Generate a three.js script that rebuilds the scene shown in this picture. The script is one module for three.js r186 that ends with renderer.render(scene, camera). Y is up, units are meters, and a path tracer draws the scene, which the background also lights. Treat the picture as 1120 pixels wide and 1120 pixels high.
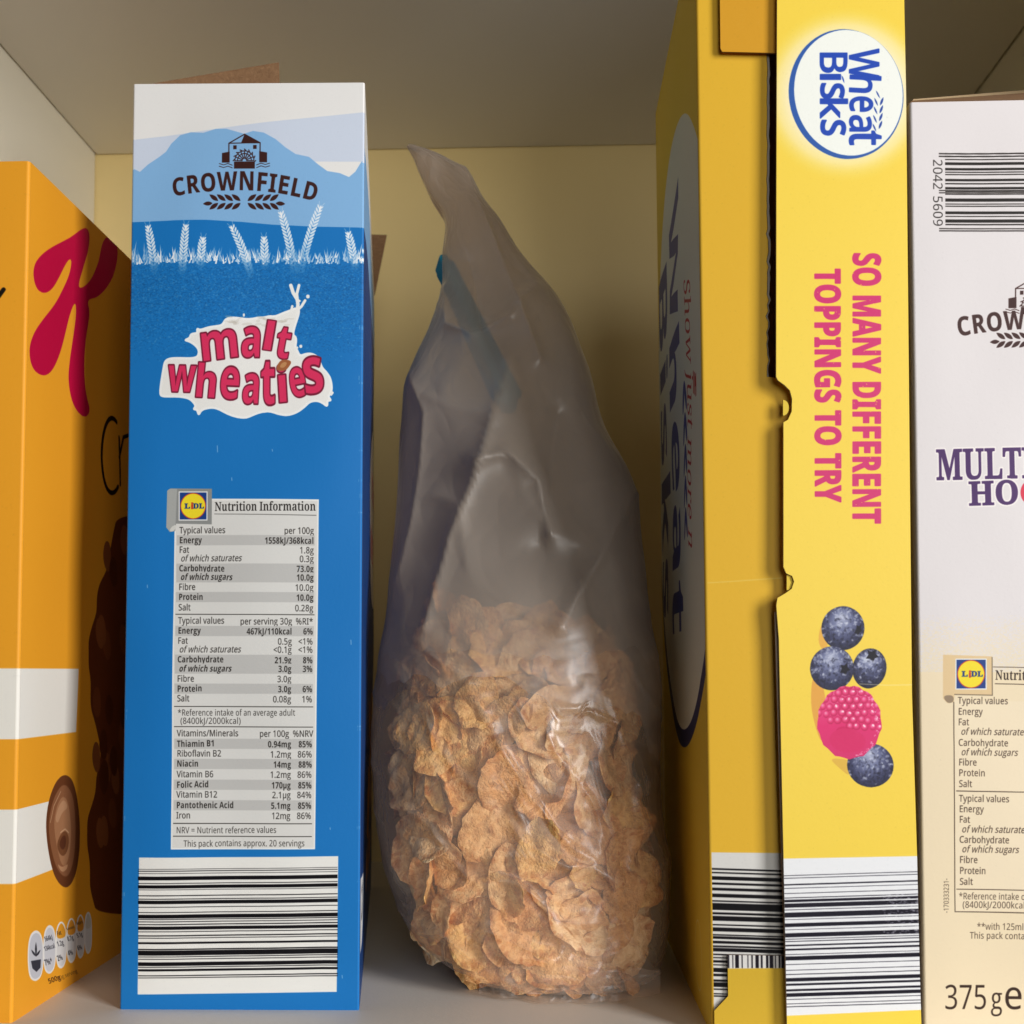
import * as THREE from 'three';
import { mergeGeometries } from 'three/addons/utils/BufferGeometryUtils.js';
import { RoundedBoxGeometry } from 'three/addons/geometries/RoundedBoxGeometry.js';
import { ImprovedNoise } from 'three/addons/math/ImprovedNoise.js';
import { RectAreaLightUniformsLib } from 'three/addons/lights/RectAreaLightUniformsLib.js';

// ---------------------------------------------------------------- camera, light, exposure
const V = (x, y, z) => new THREE.Vector3(x, y, z);
const F = 1123, CX = 560, CY = 694, VX = 600, VY = 735, EYE = V(0, 0.106, 0);   // lens in photograph pixels, eye above the shelf
const scene = new THREE.Scene();
scene.background = new THREE.Color().setRGB(0.006, 0.006, 0.006);
const camera = new THREE.PerspectiveCamera(2 * Math.atan(CY / F) * 180 / Math.PI, 1120 / 1388, 0.02, 20);
camera.position.copy(EYE);
camera.rotation.order = 'YXZ';
camera.rotation.y = Math.atan((VX - CX) / F);
camera.rotation.x = Math.atan((VY - CY) / Math.hypot(F, VX - CX));
camera.setViewOffset(1120, 2 * CY, 0, 0, 1120, 1120);
camera.updateProjectionMatrix(); camera.updateMatrixWorld(true);
camera.focus = 0.325; camera.userData.fStop = camera.getFocalLength() / 1.5;

RectAreaLightUniformsLib.init();
const windowLight = new THREE.RectAreaLight(new THREE.Color().setRGB(1, 0.99, 0.98), 25, 0.42, 0.85);   // daylight from a window to the right
windowLight.position.set(1.15, 0.46, 0.66); windowLight.lookAt(-0.1, 0.14, -0.33); scene.add(windowLight);
const roomLight = new THREE.RectAreaLight(new THREE.Color().setRGB(1, 0.985, 0.95), 4.3, 0.80, 1.0);        // the lit room behind the photographer
roomLight.position.set(0.50, 0.32, 1.36); roomLight.lookAt(0, 0.18, -0.33); scene.add(roomLight);

const renderer = new THREE.WebGLRenderer();
renderer.setSize(1024, 1024);
renderer.toneMapping = THREE.LinearToneMapping;
renderer.toneMappingExposure = 0.87;
renderer.shadowMap.enabled = true;

// ---------------------------------------------------------------- helpers
let seed = 7;
const rnd = () => { seed = (seed * 1664525 + 1013904223) >>> 0; return seed / 4294967296; };
const rr = (a, b) => a + (b - a) * rnd();
const noise = new ImprovedNoise();
const N3 = (x, y, z) => noise.noise(x, y, z);
const lerp = (a, b, t) => a + (b - a) * t;
const sm = (a, b, x) => { const t = Math.min(1, Math.max(0, (x - a) / (b - a))); return t * t * (3 - 2 * t); };
// direction of a photograph pixel, and where it meets the shelf, a depth or a plane
const ray = (px, py) => V(px - CX, CY - py, -F).applyQuaternion(camera.quaternion);
const onFloor = (px, py) => { const d = ray(px, py); return EYE.clone().addScaledVector(d, -EYE.y / d.y); };
const atDepth = (px, py, depth) => { const d = ray(px, py); return EYE.clone().addScaledVector(d, -depth / d.z); };
const onPlane = (px, py, o, n) => { const d = ray(px, py); return EYE.clone().addScaledVector(d, o.clone().sub(EYE).dot(n) / d.dot(n)); };

const used = {};
function named(n) { used[n] = (used[n] ?? -1) + 1; return used[n] ? `${n}_${String(used[n]).padStart(3, '0')}` : n; }
function thing(name, label, category, pos = V(0, 0, 0), group) {
  const o = new THREE.Group(); o.name = named(name); o.position.copy(pos); o.userData = { label, category };
  if (group) o.userData.group = group;
  scene.add(o); return o;
}
function part(name, geo, mat, parent, label) {       // geometry in world coordinates
  const m = new THREE.Mesh(geo, mat); m.name = name;
  let p = parent, off = V(0, 0, 0); while (p && p !== scene) { off.add(p.position); p = p.parent; }
  geo.translate(-off.x, -off.y, -off.z);
  m.castShadow = m.receiveShadow = true; if (label) m.userData.label = label;
  parent.add(m); return m;
}
function struct(name, geo, mat, label) { const m = part(name, geo, mat, scene); m.userData = { kind: 'structure', label }; return m; }

// a sheet of card: corners bottom-left, bottom-right, top-right, top-left seen from outside; groups 0 = outer face, 1 = inside and edges
function sheet(A, B, C, D, o = {}) {
  const { nx = 8, ny = 24, t = 0.0005, bulge = 0, wave = 0, ws = 0 } = o;
  const n = B.clone().sub(A).cross(D.clone().sub(A)).normalize();
  const pos = [], uv = [], i0 = [], i1 = [];
  for (const back of [0, 1]) for (let j = 0; j <= ny; j++) for (let i = 0; i <= nx; i++) {
    const u = i / nx, v = j / ny;
    const p = A.clone().lerp(B, u).lerp(D.clone().lerp(C, u), v);
    const e = 16 * u * (1 - u) * v * (1 - v);
    const e2 = Math.min(1, 6 * Math.min(u, 1 - u, v * 3, (1 - v) * 3));
    p.addScaledVector(n, bulge * Math.pow(Math.max(e, 0), 0.6) + wave * e2 * N3(u * 2.3 + ws, v * 6 + ws, ws) - back * t);
    pos.push(p.x, p.y, p.z); uv.push(u, v);
  }
  const S = (nx + 1) * (ny + 1), k = (i, j, b) => b * S + j * (nx + 1) + i;
  for (let j = 0; j < ny; j++) for (let i = 0; i < nx; i++) {
    i0.push(k(i, j, 0), k(i + 1, j, 0), k(i + 1, j + 1, 0), k(i, j, 0), k(i + 1, j + 1, 0), k(i, j + 1, 0));
    i1.push(k(i, j, 1), k(i + 1, j + 1, 1), k(i + 1, j, 1), k(i, j, 1), k(i, j + 1, 1), k(i + 1, j + 1, 1));
  }
  const rim = []; for (let i = 0; i <= nx; i++) rim.push([i, 0]); for (let j = 1; j <= ny; j++) rim.push([nx, j]);
  for (let i = nx - 1; i >= 0; i--) rim.push([i, ny]); for (let j = ny - 1; j >= 1; j--) rim.push([0, j]);
  let c = 2 * S; for (const [i, j] of rim) for (const b of [0, 1]) { const q = k(i, j, b); pos.push(pos[3 * q], pos[3 * q + 1], pos[3 * q + 2]); uv.push(i / nx, j / ny); }
  rim.forEach((_, r) => { const a = c + 2 * r, b = c + 2 * ((r + 1) % rim.length); i1.push(a, a + 1, b, b, a + 1, b + 1); });
  const g = new THREE.BufferGeometry();
  g.setAttribute('position', new THREE.Float32BufferAttribute(pos, 3)); g.setAttribute('uv', new THREE.Float32BufferAttribute(uv, 2));
  g.setIndex([...i0, ...i1]); g.addGroup(0, i0.length, 0); g.addGroup(i0.length, i1.length, 1);
  g.computeVertexNormals(); return g;
}
function rod(a, b, r, seg = 10) {
  const d = b.clone().sub(a), g = new THREE.CylinderGeometry(r, r, d.length(), seg);
  g.applyQuaternion(new THREE.Quaternion().setFromUnitVectors(V(0, 1, 0), d.clone().normalize()));
  const m = a.clone().add(b).multiplyScalar(0.5); g.translate(m.x, m.y, m.z); return g;
}
// a flat printed face: maps photograph pixels to places on it, so that the print can be laid out
class Face {
  constructor(A, B, D, ppm) {
    this.A = A; this.U = B.clone().sub(A); this.W = D.clone().sub(A); this.n = this.U.clone().cross(this.W).normalize();
    this.w = this.U.length(); this.h = this.W.length();
    this.cw = Math.min(2048, Math.round(this.w * ppm)); this.ch = Math.min(2048, Math.round(this.h * ppm));
    this.uu = this.U.dot(this.U); this.uw = this.U.dot(this.W); this.ww = this.W.dot(this.W);
    this.cv = document.createElement('canvas'); this.cv.width = this.cw; this.cv.height = this.ch;
    this.c = this.cv.getContext('2d');
  }
  uv(px, py) {
    const q = onPlane(px, py, this.A, this.n).sub(this.A), a = q.dot(this.U), b = q.dot(this.W), det = this.uu * this.ww - this.uw * this.uw;
    return [(a * this.ww - b * this.uw) / det, (b * this.uu - a * this.uw) / det];
  }
  m(px, py) { const [u, v] = this.uv(px, py); return [u * this.w, v * this.h]; }             // metres from A
  P(px, py) { const [u, v] = this.uv(px, py); return [u * this.cw, (1 - v) * this.ch]; }
  fill(col) { this.c.setTransform(1, 0, 0, 1, 0, 0); this.c.fillStyle = col; this.c.fillRect(0, 0, this.cw, this.ch); }
  at(px, py, fn, rot = 0) {                                                                  // draw in photograph pixels round a point
    const o = this.P(px, py), x = this.P(px + 4, py), y = this.P(px, py + 4), c = this.c;
    c.save(); c.setTransform((x[0] - o[0]) / 4, (x[1] - o[1]) / 4, (y[0] - o[0]) / 4, (y[1] - o[1]) / 4, o[0], o[1]);
    if (rot) c.rotate(rot); fn(c); c.restore();
  }
  poly(pts, col, smooth = false, stroke = 0, strokeCol) {
    const c = this.c, q = pts.map(([x, y]) => this.P(x, y)); c.setTransform(1, 0, 0, 1, 0, 0); c.beginPath();
    if (smooth) {
      const n = q.length, mid = (a, b) => [(a[0] + b[0]) / 2, (a[1] + b[1]) / 2];
      let s = mid(q[n - 1], q[0]); c.moveTo(...s);
      q.forEach((p, i) => c.quadraticCurveTo(p[0], p[1], ...mid(p, q[(i + 1) % n])));
    } else q.forEach((p, i) => (i ? c.lineTo(...p) : c.moveTo(...p)));
    c.closePath(); if (col) { c.fillStyle = col; c.fill(); }
    if (stroke) { c.lineWidth = stroke; c.strokeStyle = strokeCol; c.lineJoin = 'round'; c.stroke(); }
  }
  line(pts, col, w) {
    const c = this.c; c.setTransform(1, 0, 0, 1, 0, 0); c.beginPath(); pts.forEach(([x, y], i) => (i ? c.lineTo(...this.P(x, y)) : c.moveTo(...this.P(x, y))));
    const a = this.P(pts[0][0], pts[0][1]), b = this.P(pts[0][0], pts[0][1] + 4); c.lineWidth = w * Math.hypot(b[0] - a[0], b[1] - a[1]) / 4; c.strokeStyle = col; c.lineCap = 'round'; c.stroke(); c.lineCap = 'butt';
  }
  text(s, x, y, size, o = {}) {                                                              // y = baseline
    const { col = '#26221f', font = 'sans-serif', weight = '', align = 'left', sx = 1, rot = 0, skew = 0, width, outline, oc } = o;
    this.at(x, y, (c) => {
      c.font = `${weight} 100px ${font}`; c.textBaseline = 'alphabetic'; c.textAlign = align;
      const k = size / 100; let kx = k * sx; if (width) kx = width / c.measureText(s).width;
      c.transform(kx, 0, -skew * k, k, 0, 0);
      if (outline) { c.lineWidth = outline / k; c.strokeStyle = oc; c.lineJoin = 'round'; c.strokeText(s, 0, 0); }
      c.fillStyle = col; c.fillText(s, 0, 0);
    }, rot);
  }
  glyph(ch, x0, y0, x1, y1, o = {}) {                                                        // a letter fitted in a box
    const { col = '#dc3360', font = 'sans-serif', weight = 'bold', rot = 0, edge = 0, ec = '#7c1d38', skew = 0 } = o;
    this.at((x0 + x1) / 2, (y0 + y1) / 2, (c) => {
      c.font = `${weight} 100px ${font}`; c.textAlign = 'left'; const m = c.measureText(ch);
      const w = m.actualBoundingBoxRight + m.actualBoundingBoxLeft, h = m.actualBoundingBoxAscent + m.actualBoundingBoxDescent;
      c.transform(1, 0, -skew, 1, 0, 0); c.scale((x1 - x0) / w, (y1 - y0) / h);
      const tx = m.actualBoundingBoxLeft - w / 2, ty = m.actualBoundingBoxAscent - h / 2;
      if (edge) { c.lineWidth = edge; c.strokeStyle = ec; c.lineJoin = 'round'; c.strokeText(ch, tx, ty); }
      c.fillStyle = col; c.fillText(ch, tx, ty);
    }, rot);
  }
  texture() { const t = new THREE.CanvasTexture(this.cv); t.colorSpace = THREE.SRGBColorSpace; t.anisotropy = 8; return t; }
  grain(a, n) { // fine print mottle
    const c = this.c; c.setTransform(1, 0, 0, 1, 0, 0);
    for (let i = 0; i < n; i++) { c.fillStyle = rnd() < 0.5 ? `rgba(255,255,255,${a * rnd()})` : `rgba(0,0,0,${a * rnd()})`; const s = rr(0.8, 2.4); c.fillRect(rnd() * this.cw, rnd() * this.ch, s, s); }
  }
}
// shared fine relief of coated card and melamine
function noiseTex(size, fn, repeat = 1) {
  const d = new Uint8Array(size * size * 4);
  for (let y = 0; y < size; y++) for (let x = 0; x < size; x++) { const v = Math.max(0, Math.min(255, fn(x, y) * 255)); d.set([v, v, v, 255], 4 * (y * size + x)); }
  const t = new THREE.DataTexture(d, size, size); t.magFilter = THREE.LinearFilter; t.minFilter = THREE.LinearFilter; t.wrapS = t.wrapT = THREE.RepeatWrapping; t.repeat.set(repeat, repeat); t.needsUpdate = true; return t;
}
const cardBump = noiseTex(256, (x, y) => 0.5 + 0.22 * N3(x / 7, y / 7, 1) + 0.2 * N3(x / 23, y / 23, 4) + 0.15 * (rnd() - 0.5));
const kraftMap = (() => { const c = document.createElement('canvas'); c.width = c.height = 256; const x = c.getContext('2d'); x.fillStyle = '#7f5e40'; x.fillRect(0, 0, 256, 256); for (let i = 0; i < 2600; i++) { x.strokeStyle = rnd() < 0.5 ? 'rgba(60,38,20,.22)' : 'rgba(200,170,130,.2)'; const a = rnd() * 6.3, px = rnd() * 256, py = rnd() * 256; x.beginPath(); x.moveTo(px, py); x.lineTo(px + Math.cos(a) * 7, py + Math.sin(a) * 7); x.stroke(); } const t = new THREE.CanvasTexture(c); t.colorSpace = THREE.SRGBColorSpace; t.wrapS = t.wrapT = THREE.RepeatWrapping; return t; })();
const kraft = new THREE.MeshStandardMaterial({ map: kraftMap, roughness: 0.9 });
const card = (face, rough = 0.46) => { const b = cardBump.clone(); b.repeat.set(Math.max(1, face.w * 28), Math.max(1, face.h * 28)); b.needsUpdate = true; return new THREE.MeshPhysicalMaterial({ map: face.texture(), roughness: rough, bumpMap: b, bumpScale: 0.00003, specularIntensity: 0.42 }); };
const plain = (hex, rough = 0.5) => new THREE.MeshPhysicalMaterial({ color: hex, roughness: rough, specularIntensity: 0.4 });

// ---------------------------------------------------------------- cupboard
const LX = -0.262, RX = 0.222, TOP = 0.4055, BACKZ = -0.576, FRONTZ = -0.272;
{
  const bump = noiseTex(256, (x, y) => 0.5 + 0.3 * N3(x / 3, y / 3, 2) + 0.25 * N3(x / 9, y / 9, 7));
  const melamine = (r, g, b, s) => { const t = bump.clone(); t.repeat.set(s, s); t.needsUpdate = true; return new THREE.MeshPhysicalMaterial({ color: new THREE.Color().setRGB(r, g, b), roughness: 0.48, bumpMap: t, bumpScale: 0.00006 }); };
  const board = (x0, x1, y0, y1, z0, z1) => { const g = new RoundedBoxGeometry(x1 - x0, y1 - y0, z1 - z0, 2, 0.0008); g.translate((x0 + x1) / 2, (y0 + y1) / 2, (z0 + z1) / 2); return g; };
  const cream = melamine(0.82, 0.64, 0.29, 9), white = melamine(0.80, 0.75, 0.62, 9), lid = melamine(0.84, 0.80, 0.72, 9);
  struct('shelf', board(LX - 0.0005, RX + 0.0005, -0.018, 0, BACKZ - 0.001, FRONTZ), melamine(0.72, 0.67, 0.60, 9), 'pale grey-beige cupboard shelf that the packets stand on');
  struct('cupboard_top', board(LX + 0.0006, RX - 0.0008, TOP, TOP + 0.018, BACKZ + 0.0006, FRONTZ), lid, 'underside of the cupboard top board');
  struct('side_wall', board(LX - 0.018, LX, -0.02, TOP + 0.018, BACKZ + 0.0006, FRONTZ), white, 'cream left side board of the cupboard');
  struct('side_wall_001', board(RX, RX + 0.018, -0.02, TOP + 0.018, BACKZ + 0.0006, FRONTZ), white, 'cream right side board of the cupboard');
  struct('back_wall', board(LX - 0.018, RX + 0.018, -0.02, TOP + 0.018, BACKZ - 0.006, BACKZ), cream, 'cream yellow back board of the cupboard');
}

// ---------------------------------------------------------------- a carton: bottom and top quads (front-left, front-right, back-right, back-left)
function carton(name, label, b, t, mats, o = {}) {
  const o3 = thing(name, label, 'cereal box', V((b[0].x + b[1].x + b[2].x + b[3].x) / 4, 0, (b[0].z + b[1].z + b[2].z + b[3].z) / 4));
  const r = o.r ?? 0.0007, names = ['front_panel', 'side_panel', 'back_panel', 'side_panel'];
  const cen = b.reduce((a, p) => a.add(p), V(0, 0, 0)).multiplyScalar(0.25), cent = t.reduce((a, p) => a.add(p), V(0, 0, 0)).multiplyScalar(0.25);
  for (let k = 0; k < 4; k++) {
    const a = b[k], c = b[(k + 1) % 4], d = t[(k + 1) % 4], e = t[k];
    if (!(o.skip ?? []).includes(k)) {
      const dir = c.clone().sub(a).normalize();
      const A = a.clone().addScaledVector(dir, r * 0.9), B = c.clone().addScaledVector(dir, -r * 0.9), C = d.clone().addScaledVector(dir, -r * 0.9), D = e.clone().addScaledVector(dir, r * 0.9);
      part(names[k], sheet(A, B, C, D, { nx: 14, ny: 40, ...(o.shape?.[k] ?? { bulge: 0.0006, wave: 0.0004, ws: k + 1.3 }) }), [mats[k], kraft], o3);
    }
    // rounded fold at corner k, tangent to the two panels, carrying the edge of the print
    const prev = b[(k + 3) % 4], e1 = c.clone().sub(a).normalize(), e0 = prev.clone().sub(a).normalize(), inn = e1.clone().add(e0).multiplyScalar(r);
    if (!(o.noFold ?? []).includes(k)) {
      const g = rod(a.clone().add(inn), e.clone().add(inn), r, 12), onFront = k === 1 ? 0.994 : 0.006;
      for (let i = 0; i < g.attributes.uv.count; i++) g.attributes.uv.setX(i, onFront);
      part('fold', g, k < 2 && !o.foldMat ? mats[0] : o.foldMat ?? mats[2], o3);
    }
  }
  const up = (p, y) => p.clone().lerp(p.y > 0.1 ? cent : cen, 0.03).setY(p.y + y);
  if (!o.open) part('top_panel', sheet(up(t[0], -0.0006), up(t[1], -0.0006), up(t[2], -0.0006), up(t[3], -0.0006), { nx: 2, ny: 2 }), [o.topMat ?? kraft, kraft], o3);
  part('bottom_panel', sheet(up(b[3], 0.0008), up(b[2], 0.0008), up(b[1], 0.0008), up(b[0], 0.0008), { nx: 2, ny: 2 }), [kraft, kraft], o3);
  return o3;
}
// ---------------------------------------------------------------- print pieces shared by the boxes
const INK = '#3d201d';
function millLogo(f, cx, cy, s, col = INK, wall) {       // cx, cy: middle of the house, s: photograph pixels per unit of 37 wide
  const q = (pts) => pts.map(([x, y]) => [cx + x * s, cy + y * s]);
  if (wall) f.poly(q([[-18, -8], [0, -18], [18, -8], [18, 17], [-18, 17]]), wall);
  f.line(q([[-18, 12], [-18, -8], [0, -18], [18, -8], [18, 12]]), col, 1.3 * s);
  f.line(q([[-18, -8], [18, -8]]), col, 1.1 * s);
  f.poly(q([[0, -18], [17, -8], [-4, -8]]), col);
  f.poly(q([[-26, 3], [-17, 1.5], [-17, 14], [-26, 14]]), col); f.poly(q([[26, 3], [17, 1.5], [17, 14], [26, 14]]), col);
  f.poly(q([[-13, -5.5], [-9, -5.5], [-9, -1], [-13, -1]]), col); f.poly(q([[10, -5.5], [14, -5.5], [14, -1], [10, -1]]), col);
  for (let a = 0; a <= 8; a++) { const t = Math.PI * (1 + a / 8), c = Math.cos(t), d = Math.sin(t); f.line(q([[c * 2.5, 12 + d * 2.5], [c * 11, 12 + d * 11]]), col, 1.1 * s); f.line(q([[c * 11.5 - d * 1.6, 12 + d * 11.5 + c * 1.6], [c * 13, 12 + d * 13]]), col, 1.2 * s); }
  for (const r of [8, 11]) f.line(q(Array.from({ length: 17 }, (_, k) => [Math.cos(Math.PI * (1 + k / 16)) * r, 12 + Math.sin(Math.PI * (1 + k / 16)) * r])), col, 1.1 * s);
  f.poly(q([[-12, 13], [12, 13], [12, 21], [-12, 21]]), col);
  for (const d of [-1, 1]) for (const y of [16, 19]) f.line(q([[d * 14, y + 1], [d * 19, y - 1], [d * 24, y + 0.5], [d * 29, y - 1]]), col, 0.8 * s);
}
function arcText(f, str, x0, x1, base, size, o) {        // base(x) gives the baseline, letters spread from x0 to x1
  const c = f.c; c.setTransform(1, 0, 0, 1, 0, 0); c.font = 'bold 100px sans-serif';
  const w = [...str].map((ch) => c.measureText(ch).width), total = w.reduce((a, b) => a + b, 0); let x = x0;
  [...str].forEach((ch, i) => { const cw = w[i] / total * (x1 - x0), m = x + cw / 2; f.text(ch, m, base(m), size(m), { ...o, weight: 'bold', align: 'center', width: cw * 0.985, rot: Math.atan((base(m + 2) - base(m - 2)) / 4) }); x += cw; });
}
function leaf(f, x, y, len, wid, ang, col) {
  f.at(x, y, (c) => { c.beginPath(); c.moveTo(0, 0); c.quadraticCurveTo(len * 0.45, -wid, len, 0); c.quadraticCurveTo(len * 0.45, wid, 0, 0); c.fillStyle = col; c.fill(); }, ang);
}
function sprig(f, x, y, dir, s, col = INK) {              // an ear of grain lying along the line under the lettering
  leaf(f, x + dir * 35 * s, y + 1.5 * s, 11 * s, 4.6 * s, dir > 0 ? 0.06 : Math.PI - 0.06, col);
  for (let k = 0; k < 4; k++) for (const up of [-1, 1]) { const a = dir > 0 ? up * 0.62 : Math.PI - up * 0.62; leaf(f, x + dir * (3 + k * 8.5) * s, y + up * 1.2 * s, 12.5 * s, 4.8 * s, a, col); }
}
function bars(f, xl, xr, list, drop, col = '#0d0b10') { for (const [y, h] of list) { const a = y - h * 0.58, b = y + h * 0.58; f.poly([[xl, a], [xr, a + drop], [xr, b + drop], [xl, b]], col); } }
function shopLogo(f, x0, y0, x1, y1) {                    // blue square, yellow disc in a red ring
  f.poly([[x0 - 1.2, y0 - 1.2], [x1 + 1.2, y0 - 1.2], [x1 + 1.2, y1 + 1.2], [x0 - 1.2, y1 + 1.2]], '#e9e9e6');
  f.poly([[x0, y0], [x1, y0], [x1, y1], [x0, y1]], '#1d3f86');
  const cx = (x0 + x1) / 2, cy = (y0 + y1) / 2, r = (x1 - x0) / 2;
  f.at(cx, cy, (c) => { for (const [k, col] of [[0.96, '#c9402e'], [0.9, '#f4dd2e']]) { c.beginPath(); c.arc(0, 0, r * k, 0, 7); c.fillStyle = col; c.fill(); } });
  f.text('L', cx - r * 0.44, cy + r * 0.18, r * 0.5, { weight: 'bold', font: 'serif', align: 'center', col: '#1c3d7e', sx: 1.3, outline: 0.6, oc: '#1c3d7e' });
  f.text('DL', cx + r * 0.40, cy + r * 0.18, r * 0.5, { weight: 'bold', font: 'serif', align: 'center', col: '#1c3d7e', sx: 1.15, outline: 0.6, oc: '#1c3d7e' });
  f.text('i', cx - r * 0.08, cy + r * 0.22, r * 0.62, { weight: 'bold', font: 'sans-serif', align: 'center', col: '#c4382c', sx: 1.2, outline: 0.5, oc: '#c4382c' });
}
const NUT1 = [['Typical values', 'per 100g'], ['Energy', '1558kJ/368kcal', 1], ['Fat', '1.8g'], ['of which saturates', '0.3g'], ['Carbohydrate', '73.0g', 1], ['of which sugars', '10.0g', 1], ['Fibre', '10.0g'], ['Protein', '10.0g', 1], ['Salt', '0.28g']];
const NUT2 = [['Typical values', 'per serving 30g', '%RI*'], ['Energy', '467kJ/110kcal', '6%', 1], ['Fat', '0.5g', '<1%'], ['of which saturates', '<0.1g', '<1%'], ['Carbohydrate', '21.9g', '8%', 1], ['of which sugars', '3.0g', '3%', 1], ['Fibre', '3.0g', ''], ['Protein', '3.0g', '6%', 1], ['Salt', '0.08g', '1%']];
const NUT3 = [['Vitamins/Minerals', 'per 100g', '%NRV'], ['Thiamin B1', '0.94mg', '85%', 1], ['Riboflavin B2', '1.2mg', '86%'], ['Niacin', '14mg', '88%', 1], ['Vitamin B6', '1.2mg', '86%'], ['Folic Acid', '170µg', '85%', 1], ['Vitamin B12', '2.1µg', '84%'], ['Pantothenic Acid', '5.1mg', '85%', 1], ['Iron', '12mg', '86%']];

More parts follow.
